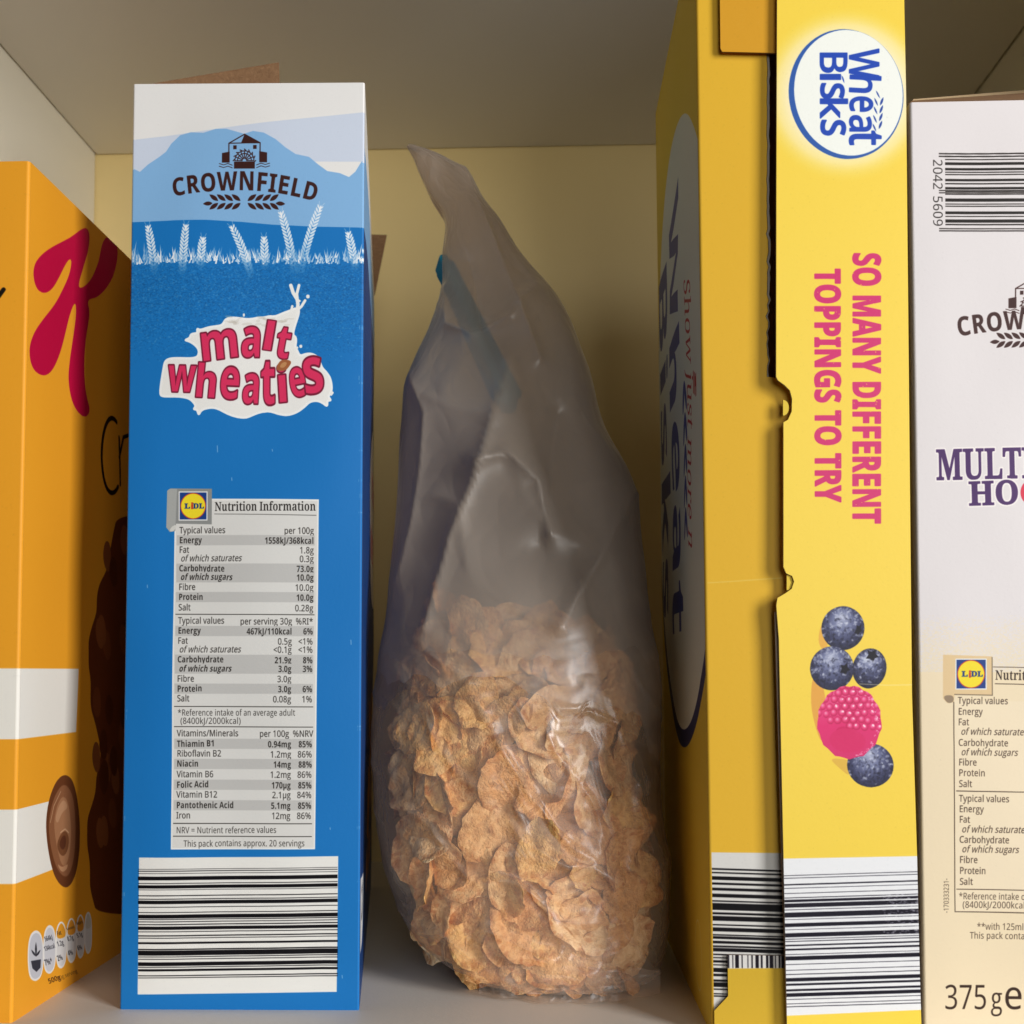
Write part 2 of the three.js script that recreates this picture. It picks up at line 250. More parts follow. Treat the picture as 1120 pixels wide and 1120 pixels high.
// ---------------------------------------------------------------- blue box
{
  const FL = onFloor(131, 1104), FR = onFloor(393, 1105), H = atDepth(145, 92, -FL.z).y;
  const back = -FL.z + 0.188, BRx = atDepth(407, 700, back).x, w = FR.x - FL.x;
  const b = [FL, FR, V(BRx, 0, -back), V(BRx - w, 0, -back)];
  const lean = [0.0003, 0.0002, 0.0002, 0.0003], t = b.map((p, i) => V(p.x + lean[i], H, p.z));
  const f = new Face(FL, FR, t[0], 7000);
  const BLUE = '#1a76c0';
  f.fill(BLUE);
  // field of printed grass: darker blue grains below the ears
  { const c = f.c, [x0, y0] = f.P(140, 285), [x1, y1] = f.P(399, 400);
    for (let i = 0; i < 26000; i++) { const v = Math.pow(rnd(), 1.1), e = Math.min(1, (1 - v) * 1.5) * Math.min(1, v * 4 + 0.3); if (rnd() > e) continue; c.fillStyle = rnd() < 0.84 ? 'rgba(16,84,146,.26)' : 'rgba(120,185,225,.2)'; c.fillRect(lerp(x0, x1, rnd()), lerp(y0, y1, v), rr(1, 5), rr(1, 3)); } }
  f.poly([[120, 70], [420, 70], [420, 200], [120, 200]], '#ebe9e6');
  f.poly([[120, 156], [145, 153], [260, 139], [398, 123], [420, 120], [420, 177], [397, 177], [345, 178], [120, 240]], '#cfd8e8');
  f.poly([[120, 250], [120, 190], [145, 185], [151, 188], [160, 180], [172, 172], [180, 166], [186, 157], [196, 148], [208, 145], [222, 146], [236, 142], [248, 142], [258, 145], [268, 148], [278, 145], [290, 147], [303, 154], [314, 163], [325, 170], [340, 173], [350, 181], [360, 188], [374, 190], [384, 194], [391, 188], [397, 178], [420, 150], [420, 252]], '#86b6e2');
  f.poly([[120, 244], [145, 243], [190, 242], [225, 242], [265, 244], [300, 247], [345, 249], [420, 249], [420, 275], [120, 275]], BLUE);
  // grass blades and ears
  for (let i = 0; i < 330; i++) { const x = rr(140, 400), h = rr(3, 14) * (rnd() < 0.2 ? 1.5 : 1), y = rr(282, 290); const a = rnd(); f.poly([[x - 1, y], [x + rr(-5, 5), y - h], [x + 0.9, y]], a < 0.3 ? '#f2f6fa' : a < 0.6 ? '#b7d3ec' : '#6aa4d6'); }
  for (const [x0, y0, x1, y1] of [[161, 251, 168, 300], [203, 251, 199, 302], [256, 252, 276, 304], [222, 265, 219, 296], [290, 264, 291, 296], [310, 237, 324, 300], [351, 230, 330, 300], [384, 258, 391, 296]]) {
    const bend = (x1 - x0) * 0.35, n = Math.round(Math.hypot(x1 - x0, y1 - y0) / 4), at = (t2) => [lerp(x0, x1, t2) + bend * t2 * (1 - t2), lerp(y0, y1, t2)];
    for (let k = n; k >= 0; k--) { const t2 = k / n, [x, y] = at(t2), [xb, yb] = at(t2 - 0.05), a = Math.atan2(yb - y, xb - x), al = t2 < 0.55 ? 0.95 : Math.max(0.08, 0.95 - (t2 - 0.55) * 2.1), sz = 0.72 + 0.4 * Math.sin(Math.min(1, t2 * 2 + 0.15) * 1.6);
      for (const s of [-1, 1]) { leaf(f, x, y, 7.4 * sz, 2.5 * sz, a + s * 0.62, `rgba(232,241,249,${al})`); leaf(f, x + s * 0.4, y + 1.2, 4.6 * sz, 0.9 * sz, a + s * 0.62, `rgba(90,155,212,${al * 0.8})`); }
      if (k % 2 === 0 && t2 < 0.5) for (const s of [-1, 1]) f.line([[x, y], [x + Math.cos(a + s * 0.35) * 9, y + Math.sin(a + s * 0.35) * 9]], 'rgba(235,243,250,.55)', 0.5); }
    leaf(f, x0, y0 + 3, 8, 2.2, Math.atan2(y0 - y1, x0 - x1), '#f4f7fa');
  }
  millLogo(f, 268.5, 166, 0.97);
  arcText(f, 'CROWNFIELD', 188, 348, (x) => 209.6 + Math.pow((x - 262) / 75, 2) * (x < 262 ? 6.2 : 9.4), (x) => 28.5 - Math.abs(x - 262) * 0.02, { col: INK, outline: 0.5, oc: INK });
  sprig(f, 267, 222.5, -1, 0.97); sprig(f, 269, 222.5, 1, 0.97);
  // name on a splash of milk
  const z = (x, y) => [160 + x / 5.09, 310 + y / 5.09];
  const splash = [[72, 620], [78, 560], [92, 480], [102, 430], [150, 420], [230, 424], [288, 420], [298, 385], [286, 360], [262, 340], [240, 328], [214, 322], [245, 312], [250, 288], [290, 285], [284, 258], [305, 268], [345, 252], [400, 245], [430, 238], [445, 205], [480, 196], [530, 200], [580, 206], [620, 196], [660, 194], [690, 186], [725, 188], [760, 172], [795, 158], [818, 150], [838, 140], [862, 150], [848, 200], [832, 245], [822, 290], [840, 300], [842, 330], [836, 355], [850, 380], [862, 408], [900, 392], [940, 396], [972, 420], [985, 470], [1012, 495], [1036, 530], [1045, 580], [1040, 612], [1022, 632], [1042, 655], [1018, 655], [1020, 690], [996, 670], [965, 655], [920, 660], [890, 690], [850, 720], [795, 738], [740, 730], [700, 714], [650, 716], [605, 732], [560, 752], [510, 748], [455, 730], [410, 705], [375, 694], [330, 700], [305, 712], [292, 738], [285, 706], [262, 705], [278, 688], [262, 662], [235, 642], [190, 634], [130, 632], [85, 632]].map(([x, y]) => z(x, y));
  f.poly(splash, '#efeeea', true, 5, '#f7f7f5');
  const drip = (pts, w) => f.line(pts.map(([x, y]) => z(x, y)), '#f3f2ee', w * 1.5);
  drip([[845, 180], [852, 120], [848, 92], [825, 55], [812, 15]], 2.6); drip([[849, 100], [846, 60], [858, 14]], 2.1); drip([[850, 150], [872, 130], [892, 98]], 2); drip([[812, 160], [820, 130]], 1.8); drip([[862, 100], [850, 95]], 1.5); drip([[908, 75], [908, 76]], 2.6); drip([[868, 352], [868, 353]], 2.2); drip([[842, 365], [848, 360]], 1.6); drip([[548, 178], [548, 185]], 1.5); drip([[1040, 620], [1046, 612]], 2.2);
  for (let i = 0; i < 26; i++) { const [x, y] = z(rr(420, 820), rr(190, 240)); f.at(x, y, (c) => { c.beginPath(); c.ellipse(0, 0, rr(2, 6), rr(0.6, 1.6), rr(-0.5, 0.3), 0, 7); c.fillStyle = 'rgba(196,190,178,.35)'; c.fill(); }); }
  for (const [ch, x0, y0, x1, y1, rot] of [['m', 312, 270, 508, 425, -0.14], ['a', 538, 246, 636, 418, 0], ['l', 668, 210, 712, 376, 0.13], ['t', 732, 246, 808, 420, 0.14], ['w', 118, 462, 276, 606, 0.03], ['h', 285, 448, 392, 640, 0.06], ['e', 418, 470, 522, 648, 0.04], ['a', 544, 505, 630, 676, 0.02], ['t', 645, 436, 722, 676, -0.04], ['i', 742, 455, 786, 662, -0.1], ['e', 806, 470, 894, 634, -0.2], ['s', 885, 412, 992, 614, -0.16]]) {
    const [a, b2] = z(x0, y0), [c, d] = z(x1, y1); f.glyph(ch, a, b2, c, d, { rot, edge: 7, skew: 0.04 });
    f.at((a + c) / 2, (b2 + d) / 2, () => {}, 0);
  }
  f.poly([[728, 490], [735, 455], [760, 425], [800, 428], [818, 440], [800, 470], [780, 490]].map(([x, y]) => z(x, y)), '#a4623c', true); f.poly([[745, 470], [765, 440], [795, 442], [775, 475]].map(([x, y]) => z(x, y)), '#c08a5a', true);
  // nutrition panel
  const PX = (y) => lerp(190.5, 187, (y - 546) / 382), QX = (y) => lerp(351, 346.5, (y - 546) / 382);
  f.poly([[190.5, 545.5], [351, 546.8], [346.5, 928.4], [187, 928.4]], '#f1f0ec'); f.poly([[192, 547.5], [349.4, 548.5], [345, 926.8], [188.6, 926.8]], '#dddcd8');
  f.poly([[183, 536], [186, 534.5], [232, 535], [232, 574], [192, 573], [191, 581], [185, 582], [182, 578]], '#8f918f'); f.poly([[182, 537], [185, 535], [193, 535], [191, 581], [185, 582], [181, 577]], '#a9aba8'); f.poly([[187, 576], [193, 573.5], [190, 581.5], [184, 581.5]], '#d3d3cd', true);
  shopLogo(f, 196, 539, 226, 568.5);
  f.text('Nutrition Information', 235, 559.3, 13.6, { font: 'serif', weight: 'bold', width: 112.5, col: '#24201e' });
  f.line([[235, 562.6], [348, 564.2]], '#6d6b68', 0.8);
  const row = (y, r, cols) => {
    const [a, ...rest] = r, dark = r.includes(1), l = PX(y), q = QX(y), it = a.startsWith('of ');
    if (dark) f.poly([[l + 2.6, y - 5.4], [q - 4.2, y - 5], [q - 4.2, y + 6], [l + 2.6, y + 5.8]], '#c3c2bf');
    f.text(a, l + (it ? 7 : 5.4), y + 3.4, 9.7, { sx: 0.86, skew: it ? 0.2 : 0, weight: dark ? 'bold' : '', ...(dark ? { sx: 0.8 } : {}), outline: dark ? 0 : 0.18, oc: '#2c2825' });
    rest.filter((s) => typeof s === 'string').forEach((s, i) => f.text(s, q - cols[i], y + 4.2, 9.7, { sx: dark ? 0.78 : 0.86, align: 'right', weight: dark ? 'bold' : '', outline: dark ? 0 : 0.18, oc: '#2c2825' }));
  };
  const hr = (y) => f.line([[PX(y) + 2.6, y], [QX(y) - 4, y + 0.6]], '#3a3734', 0.9);
  [580, 591, 601.5, 611, 622, 631.4, 642, 653, 664.4].forEach((y, i) => row(y, NUT1[i], [5]));
  hr(672); [679, 690, 701, 710, 721.4, 731, 742, 752.9, 763.8].forEach((y, i) => row(y, NUT2[i], [28, 5])); hr(772.5);
  f.text('*Reference intake of an average adult', 194.6, 782.4, 9.5, { sx: 0.86, width: 130 }); f.text('(8400kJ/2000kcal)', 197.4, 791.6, 9.5, { width: 67 });
  hr(794.5); [801.6, 813, 824, 835, 846.4, 857.7, 868.6, 880, 891].forEach((y, i) => row(y, NUT3[i], [i ? 27.5 : 30, i ? 4.6 : 3.4])); hr(900);
  f.text('NRV = Nutrient reference values', 192.8, 910.6, 9.5, { width: 111 }); hr(914); f.text('This pack contains approx. 20 servings', 201, 925.2, 9.5, { width: 134 });
  // bar code
  f.poly([[151, 937.5], [372, 936.2], [370, 1085], [149, 1087.5]], '#ecebe6');
  const zb = (y) => 930 + y / 4.308;
  const L = [[88, 2], [97, 3], [108, 2], [131, 15], [155, 3], [171, 13], [185, 2], [213, 4], [229, 3], [244, 14], [267, 3], [292, 3], [311, 15], [325, 3], [336, 3], [349, 4], [366, 13], [383, 3], [402, 5], [413, 3], [436, 8], [466, 5], [483, 20], [501, 3], [512, 3], [535, 15], [550, 3], [564, 9], [590, 4], [600, 3]].map(([y, h]) => [zb(y), h / 4.308]);
  bars(f, 149.6, 371.2, L, -2);
  for (const [x, y, h] of [[238, 488, 7], [299, 492, 2], [254, 523, 3], [330, 620, 3], [386, 700, 5], [160, 640, 3], [376, 1067, 3], [363, 905, 2]]) f.line([[x, y], [x + 0.3, y + h]], 'rgba(190,215,238,.6)', 0.8);
  f.grain(0.03, 9000);
  for (let i = 0; i < 24; i++) { const l = rnd() < 0.5, y = rr(95, 1100), x = l ? lerp(145, 131, (y - 92) / 1012) + rr(0.2, 1.4) : lerp(398, 393, (y - 97) / 1008) - rr(0.2, 1.4); f.line([[x, y], [x + rr(-0.3, 0.3), y + rr(0.5, 5)]], 'rgba(225,232,240,.4)', rr(0.3, 0.7)); }
  // side panel facing the bag
  const s = new Face(FR, b[2], t[1], 4000);
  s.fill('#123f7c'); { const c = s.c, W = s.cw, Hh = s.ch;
    c.fillStyle = '#e7e4de'; c.fillRect(0, 0, W, Hh * 0.09); c.fillStyle = '#7fb0dd'; c.fillRect(0, Hh * 0.07, W, Hh * 0.09);
    c.fillStyle = '#e8e5de'; c.beginPath(); c.ellipse(W * 0.66, Hh * 0.42, W * 0.3, Hh * 0.13, -0.1, 0, 7); c.fill();
    c.fillStyle = '#cf3059'; c.font = 'bold 90px sans-serif'; c.textAlign = 'center'; c.fillText('malt', W * 0.66, Hh * 0.4); c.fillText('wheaties', W * 0.66, Hh * 0.49);
    for (let i = 0; i < 60; i++) { c.fillStyle = ['#b9763f', '#9c5c2e', '#c98d55'][i % 3]; c.beginPath(); c.ellipse(W * rr(0.35, 1), Hh * rr(0.68, 0.9), 34, 20, rr(0, 3), 0, 7); c.fill(); }
    c.fillStyle = '#dfe3e4'; c.beginPath(); c.moveTo(W * 0.02, Hh * 0.865); c.lineTo(W * 0.16, Hh * 0.875); c.quadraticCurveTo(W * 0.17, Hh * 0.94, W * 0.02, Hh * 0.945); c.fill(); c.fillStyle = '#1c2a44'; c.font = 'bold 60px sans-serif'; c.fillText('20', W * 0.09, Hh * 0.915); }
  const top = new Face(FL, FR, b[3], 500); top.fill('#e6e3dc');
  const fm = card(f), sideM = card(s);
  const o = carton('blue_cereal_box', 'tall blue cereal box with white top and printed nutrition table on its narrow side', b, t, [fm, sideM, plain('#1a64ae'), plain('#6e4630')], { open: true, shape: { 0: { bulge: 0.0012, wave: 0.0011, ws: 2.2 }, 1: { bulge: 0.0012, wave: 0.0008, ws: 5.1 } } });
  // opened top: flaps folded up, their raw brown insides showing
  const q = (px, py, d) => atDepth(px, py, d);
  const dd = 0.395;
  part('top_flap', sheet(V(t[0].x + 0.001, H - 0.004, -dd), V(q(309, 95, dd).x, H - 0.004, -dd - 0.004), q(305, 68, dd + 0.004), q(168, 91, dd), { nx: 10, ny: 8, wave: 0.0016, ws: 3 }), [kraft, kraft], o, 'opened top flap with brown inside');
  const bd = back + 0.001;
  part('rear_flap', sheet(V(t[3].x, H, -bd), V(t[2].x, H, -bd), q(423, 257, bd), q(240, 250, bd), { nx: 4, ny: 4 }), [kraft, kraft], o, 'opened rear flap with dark brown corner sticking out');
  part('front_flap', sheet(V(t[0].x + 0.001, H - 0.0004, t[0].z - 0.0005), V(t[1].x - 0.001, H - 0.0004, t[1].z - 0.0005), V(t[1].x - 0.022, H - 0.012, t[1].z - 0.05), V(t[0].x + 0.004, H - 0.012, t[0].z - 0.05), { nx: 4, ny: 4 }), [plain('#e6e3dc'), kraft], o);
}

// ---------------------------------------------------------------- orange box at the left
{
  const FR = onFloor(13, 1119), H = atDepth(33, 176, -FR.z).y, W = 0.072, D = 0.19;
  const b = [V(FR.x - W, 0, FR.z), FR, V(FR.x + 0.001, 0, FR.z - D), V(FR.x - W, 0, FR.z - D)];
  const t = b.map((p) => V(p.x + 0.0008, H, p.z));
  const ORANGE = '#f0a42a';
  const s = new Face(FR, b[2], t[1], 5600); s.fill(ORANGE);
  const hz = (y) => s.uv(16, y)[1], band = (f, y0, y1, u1) => { const c = f.c; c.setTransform(1, 0, 0, 1, 0, 0); c.fillStyle = '#f0ece2'; c.fillRect(0, (1 - hz(y0)) * f.ch, f.cw * u1, (hz(y0) - hz(y1)) * f.ch); };
  const uEnd = s.uv(82, 780)[0];
  band(s, 731, 809, uEnd); band(s, 886, 967, uEnd * 0.8);
  // printed chocolate: soft mottled brown patch, enlarged as painted-in shade, and a curled shaving
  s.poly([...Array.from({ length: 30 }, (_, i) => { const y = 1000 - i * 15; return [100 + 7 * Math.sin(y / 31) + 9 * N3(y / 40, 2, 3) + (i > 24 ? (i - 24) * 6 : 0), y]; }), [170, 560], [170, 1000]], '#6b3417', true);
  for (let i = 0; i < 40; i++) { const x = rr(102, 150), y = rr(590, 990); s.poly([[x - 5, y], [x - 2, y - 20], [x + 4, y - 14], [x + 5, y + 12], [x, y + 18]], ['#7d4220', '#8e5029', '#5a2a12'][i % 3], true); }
  s.poly([[47, 908], [51, 875], [61, 852], [72, 846], [81, 858], [86, 900], [84, 948], [76, 971], [65, 971], [54, 952]], '#6a3c22', true);
  s.poly([[50, 906], [55, 878], [64, 860], [72, 858], [79, 872], [81, 905], [79, 942], [73, 960], [65, 958], [56, 942]], '#8d5c3d', true);
  s.poly([[56, 905], [60, 882], [67, 870], [73, 876], [76, 905], [74, 936], [69, 950], [63, 942]], '#a6755250'.slice(0, 7), true);
  s.poly([[58, 896], [63, 880], [69, 874], [73, 884], [66, 888], [61, 902]], '#bb8c68', true);
  s.poly([[59, 926], [64, 912], [70, 908], [74, 918], [71, 934], [65, 938]], '#774a2e', true); s.poly([[62, 924], [66, 914], [70, 914], [70, 926], [66, 931]], '#5a3220', true);
  s.poly([[60, 944], [66, 950], [73, 944], [71, 952], [65, 955]], '#b78661', true); s.line([[53, 900], [57, 882], [65, 866]], '#c79a76', 1); s.line([[64, 911], [69, 907], [73, 911]], '#d2a681', 1.2);
  // red letter
  const k = [[300, 88], [240, 130], [170, 165], [125, 205], [111, 250], [122, 310], [150, 331], [180, 316], [205, 270], [225, 225], [240, 203], [247, 215], [240, 262], [218, 315], [190, 370], [150, 420], [115, 470], [97, 530], [108, 600], [145, 630], [177, 615], [205, 560], [225, 490], [243, 405], [262, 356], [267, 400], [258, 480], [245, 560], [236, 640], [248, 720], [274, 766], [300, 779], [316, 752], [301, 700], [295, 620], [300, 500], [317, 400], [302, 352], [345, 345], [392, 290], [418, 220], [424, 155], [385, 122], [362, 150], [348, 210], [318, 282], [285, 313], [270, 304], [290, 230], [312, 160], [317, 108]];
  s.poly(k.map(([x, y]) => [x / 3.294, 220 + y / 3.294]), '#bf0f3f', true);
  s.line(Array.from({ length: 25 }, (_, k) => { const a = -1.1 - k / 24 * 4.2; return [120 + Math.cos(a) * 12, 498 + Math.sin(a) * 41]; }), '#17100c', 5); s.line([[128, 500], [133, 478], [139, 476]], '#17100c', 4); s.line([[128, 478], [129, 530]], '#17100c', 4);
  // traffic-light pills
  const pill = (x0, x1, y0, y1, col, head) => { s.poly([[x0, y0 + 7], [(x0 + x1) / 2, y0 - 4], [x1, y0 + 5], [x1, y1 - 8], [(x0 + x1) / 2, y1 + 3], [x0, y1 - 4]], '#eceae6', true); s.poly([[x0 + 1.5, y0 + 9], [(x0 + x1) / 2, y0 - 1], [x1 - 1, y0 + 7], [x1 - 1, y1 - 9], [(x0 + x1) / 2, y1 + 0.5], [x0 + 1.5, y1 - 6]], col, true); if (head) s.poly([[x0 + 1.5, y0 + 9], [(x0 + x1) / 2, y0 - 2], [x1 - 1, y0 + 7], [x1 - 1, y0 + 16], [x0 + 1.5, y0 + 18]], head, true); };
  [[28.5, 46, 1020, 1073, '#c7c8cf'], [45.5, 60, 1014, 1065, '#cfcfd4'], [59.5, 72, 1010, 1059, '#dcdad8', '#e09a2c'], [71.5, 83, 1006, 1053, '#dcdad8', '#dc9430'], [82.5, 92, 1002, 1048, '#dcdad8', '#dc9430'], [91.5, 100, 999, 1043, '#dcdad8', '#cfcabc']].forEach((a) => pill(...a));
  for (const d of [-1, 0, 1]) leaf(s, 37.5, 1047, d ? 9 : 16, 2.2, -Math.PI / 2 + d * 0.6, '#34343c');
  s.poly([[32, 1052], [43, 1050], [42.5, 1059], [38, 1064], [33.5, 1060]], '#3a3a44');
  for (const [tx, x, y, z2] of [['564kJ', 48, 1030.5, 5.6], ['134kcal', 47.3, 1041, 5.4], ['7%*', 48, 1057, 7], ['Fat', 62, 1024, 5], ['1.2g', 62, 1036, 6], ['2%', 62, 1052, 6.5], ['Saturates', 72.5, 1018, 3], ['0.7g', 73.5, 1030, 5.5], ['4%', 74, 1046, 6], ['Sugars', 83.5, 1012, 3.5], ['5.1g', 84, 1026, 5], ['6%', 84.5, 1040, 5.5]]) s.text(tx, x, y, z2 * 1.3, { sx: 0.5, weight: 'bold', rot: -0.3, col: '#2a2a30' });
  s.text('500g', 52, 1077, 8, { rot: -0.38, weight: 'bold', col: '#4a2a16', sx: 0.85 });
  s.text('30g serving', 62, 1073, 6, { rot: -0.38, col: '#5a3519', sx: 0.8 });
  s.grain(0.03, 6000);
  const f = new Face(b[0], FR, t[0], 4600); f.fill(ORANGE); band(f, 731, 809, 1); band(f, 886, 967, 1);
  f.line([[-14, 350], [-4, 332], [7, 317]], '#17120e', 5); f.line([[-16, 318], [-8, 330]], '#17120e', 5);
  f.poly([[-30, 680], [-6, 692], [2, 702], [2, 712], [-8, 720], [-30, 725]], '#b98b4e', true);
  f.grain(0.03, 4000);
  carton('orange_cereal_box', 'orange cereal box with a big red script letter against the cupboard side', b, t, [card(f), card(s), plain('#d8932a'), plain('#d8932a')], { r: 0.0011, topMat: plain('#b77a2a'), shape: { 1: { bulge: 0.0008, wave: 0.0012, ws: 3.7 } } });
}

// ---------------------------------------------------------------- yellow box, its closure towards the front
const YEL = '#f2d14c';
function extruded(face, pts, t, extra = {}) {             // a card shape laid in a face, from pixel points
  const sh = new THREE.Shape(pts.map(([x, y]) => new THREE.Vector2(...face.m(x, y))));
  for (const h of extra.holes ?? []) sh.holes.push(new THREE.Path(h.map(([x, y]) => new THREE.Vector2(...face.m(x, y)))));
  const g = new THREE.ExtrudeGeometry(sh, { depth: t, bevelEnabled: false, curveSegments: 6 });
  const p = g.attributes.position, uv = g.attributes.uv;
  const ux = face.U.clone().normalize(), uy = face.W.clone().normalize();
  for (let i = 0; i < p.count; i++) {
    const x = p.getX(i), y = p.getY(i), q = face.A.clone().addScaledVector(ux, x).addScaledVector(uy, y).addScaledVector(face.n, p.getZ(i) - t);
    p.setXYZ(i, q.x, q.y, q.z); uv.setXY(i, x / face.w, y / face.h);
  }
  g.computeVertexNormals(); return g;
}
{
  const d0 = 0.306, H = 0.335;
  const FL = atDepth(778, 1123, d0).setY(0), FRx = atDepth(1007, 1120, 0.302).x;
  const FLt = atDepth(761, 0, d0), tx = FL.x + (FLt.x - FL.x) / FLt.y * H, dx = tx - FL.x;
  const depth = 0.110;
  const b = [FL, V(FRx - 0.0006, 0, -0.3035), V(FRx, 0, -d0 - depth), V(FL.x - 0.0005, 0, -d0 - depth)];
  const t = [V(tx, H, FL.z), V(FRx + dx * 0.9, H, -0.3035), V(FRx + dx * 0.9, H, -d0 - depth), V(tx - 0.0005, H, -d0 - depth)];
  // broad side facing the bag: cream oval with navy rim
  const s = new Face(b[3], FL, t[3], 5600); s.fill('#e6c43c');
  { const c = s.c, k = s.cw / s.w, X = (dep) => (dep - (-FL.z)) * -1 * k + s.cw, Y = (h) => s.ch - h * k;
    const ov = (a, h, col, ox = 0, oy = 0) => { c.beginPath(); c.ellipse(X(0.352) + ox, Y(0.190) + oy, a * k, h * k, 0, 0, 7); c.fillStyle = col; c.fill(); };
    ov(0.0715, 0.1055, '#222a58', 0, 0.004 * k); ov(0.069, 0.1035, '#dfe0cc');
    const word = (str, dep, h0, h1, size) => { c.save(); c.translate(X(dep), Y(h0)); c.rotate(Math.PI / 2); c.font = 'bold 100px sans-serif'; c.scale((h0 - h1) * k / c.measureText(str).width, size * k / 100 * 1.35); c.fillStyle = '#3a4684'; c.fillText(str, 0, 0); c.restore(); };
    word('Wheat', 0.374, 0.275, 0.118, 0.029); word('Bisks', 0.409, 0.265, 0.125, 0.028);
    for (let i = 0; i < 5; i++) for (const q of [-1, 1]) { c.save(); c.translate(X(0.338 + q * 0.002), Y(0.197 - i * 0.0105)); c.rotate(Math.PI / 2 + q * 0.35); c.fillStyle = '#2b3a86'; c.beginPath(); c.ellipse(0, 0, 0.0055 * k, 0.0016 * k, 0, 0, 7); c.fill(); c.restore(); }
    c.save(); c.translate(X(0.3325), Y(0.2345)); c.rotate(Math.PI / 2); c.transform(1, 0, -0.35, 1, 0, 0); c.font = '100px serif'; const str = 'Show just more n'; c.scale(0.088 * k / c.measureText(str).width, 0.0155 * k / 100); c.fillStyle = '#b3262b'; c.strokeStyle = '#b3262b'; c.lineWidth = 2; c.fillText(str, 0, 0); c.restore();
    c.fillStyle = '#b3262b'; for (let i = 0; i < 3; i++) c.fillRect(X(0.3195) + i * 14 - 8, Y(0.2) - 2 + i * 6, 9, 40); c.beginPath(); c.arc(X(0.3165), Y(0.196), 9, 0, 7); c.fill();
    c.strokeStyle = 'rgba(235,225,170,.6)'; c.lineWidth = 3; c.beginPath(); c.ellipse(s.P(765, 1045)[0], s.P(765, 1045)[1], 42, 60, 0, 0, 7); c.stroke(); }
  s.grain(0.03, 5000);
  const o = carton('yellow_cereal_box', 'opened yellow cereal box with pink lettering and printed berries on its front flap', b, t, [kraft, plain('#d9b838'), plain('#d9b838'), card(s, 0.5)], { skip: [0], noFold: [1], r: 0.0008, foldMat: plain('#dcae35', 0.5), shape: { 3: { bulge: 0.0008, wave: 0.001, ws: 8.2 } } });
  // inner lining behind the tear
  part('inner_flap', sheet(V(FL.x + 0.008, 0.002, -0.3085), V(FRx - 0.002, 0.002, -0.3068), V(FRx - 0.004, H - 0.002, -0.3068), V(tx + 0.006, H - 0.002, -0.3085)), [kraft, kraft], o, 'raw brown inner flap');
  // left closure flap, with a torn edge where the strip was pulled off
  const Bp = V(FL.x + 0.045, 0, -0.3035), l = new Face(V(FL.x + 0.0005, 0, -d0), V(FL.x + 0.0455, 0, -0.3008), V(tx + 0.0005, H, -d0), 5600);
  l.fill('#edbb38');  // same yellow print as the front flap; shade and bounce put in as orange
  l.poly([[760, 932], [960, 934], [960, 1105], [760, 1105]], '#e2e0db');
  bars(l, 770, 900, [[950, 1.6], [954, 1.4], [960, 3.4], [966, 2], [972, 2.6], [979, 3.4], [985, 1.2], [991, 6.5], [998.5, 2], [1004, 4.4], [1011, 1.2], [1016, 3.6], [1022, 1.2], [1025, 2.4], [1030, 2.4], [1034.5, 1.6], [1038.3, 3.4], [1043.5, 1.3], [1047, 1], [1051, 2.2], [1055, 1], [1060.5, 4], [1066, 2.4], [1072, 2], [1076.5, 4.2], [1081.5, 1.2], [1086.5, 1], [1089, 1.2]], 4);
  l.line([[766, 638], [800, 636], [856, 632]], 'rgba(246,224,130,.5)', 1); l.grain(0.03, 6000);
  const torn = []; for (let y = 58; y <= 412; y += 6) torn.push([y < 250 ? 838.5 + 1.6 * N3(y / 17, 1, 2) + 0.5 * rnd() : 838.5 + 3.4 * N3(y / 9, 3, 2) + 1.4 * rnd(), y]);
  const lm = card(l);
  const closure = part('closure_flap', extruded(l, [[l.uv ? 700 : 0, 0]].slice(1).concat([...leftEdge(l)], [[882, 1128], [882, 418], ...torn.slice().reverse(), [841, 50], [841, -70]]), 0.0006), [lm, kraft], o, 'yellow closure flap with shade painted in as orange, and a torn edge');
  function leftEdge(fc) { const pts = []; for (const [x, y] of [[760.5, -70], [762.7, 0], [766, 300], [768, 600], [772, 820], [776, 940], [780.8, 1126]]) { const [u, v] = fc.uv(x, y); pts.push([x + (0 - u) * 0, y]); } return pts.map(([x, y]) => { for (let i = 0; i < 8; i++) { const [u] = fc.uv(x, y); x += (0.008 - u) * 150; } return [x, y]; }); }
  // ragged grey fibre along the tear
  const fib = torn.map(([x, y]) => [x + 0.6, y]), fib2 = torn.map(([x, y], i) => [x + (y > 330 ? 1.2 : 2.6) + 1.6 * Math.abs(N3(y / 11, 5, 1)), y]).reverse();
  const lf = new Face(l.A.clone().addScaledVector(l.n, -0.0004), l.A.clone().addScaledVector(l.n, -0.0004).add(l.U), l.A.clone().addScaledVector(l.n, -0.0004).add(l.W), 200);
  part('torn_edge', extruded(lf, [...fib, ...fib2], 0.0005), [plain('#b9b2a6', 0.95), plain('#b9b2a6', 0.95)], closure, 'ragged grey torn card edge');
  // tuck tab at the top and at the foot
  const off = (k, ppm) => { const A = l.A.clone().addScaledVector(l.n, k); return new Face(A, A.clone().add(l.U), A.clone().add(l.W), ppm); };
  const tab = off(0.0018, 4000); tab.fill('#e2a52f'); tab.grain(0.03, 3000);
  part('tuck_tab', extruded(tab, [[786.5, -70], [788, 53], [790, 56.5], [853, 58], [853, -70]], 0.0006), [card(tab), kraft], closure, 'small orange tuck tab');
  const foot = off(0.0012, 5600); foot.fill('#d9b236');
  foot.poly([[780, 1043], [900, 1044], [900, 1058.5], [780, 1059.5]], '#e4e2de');
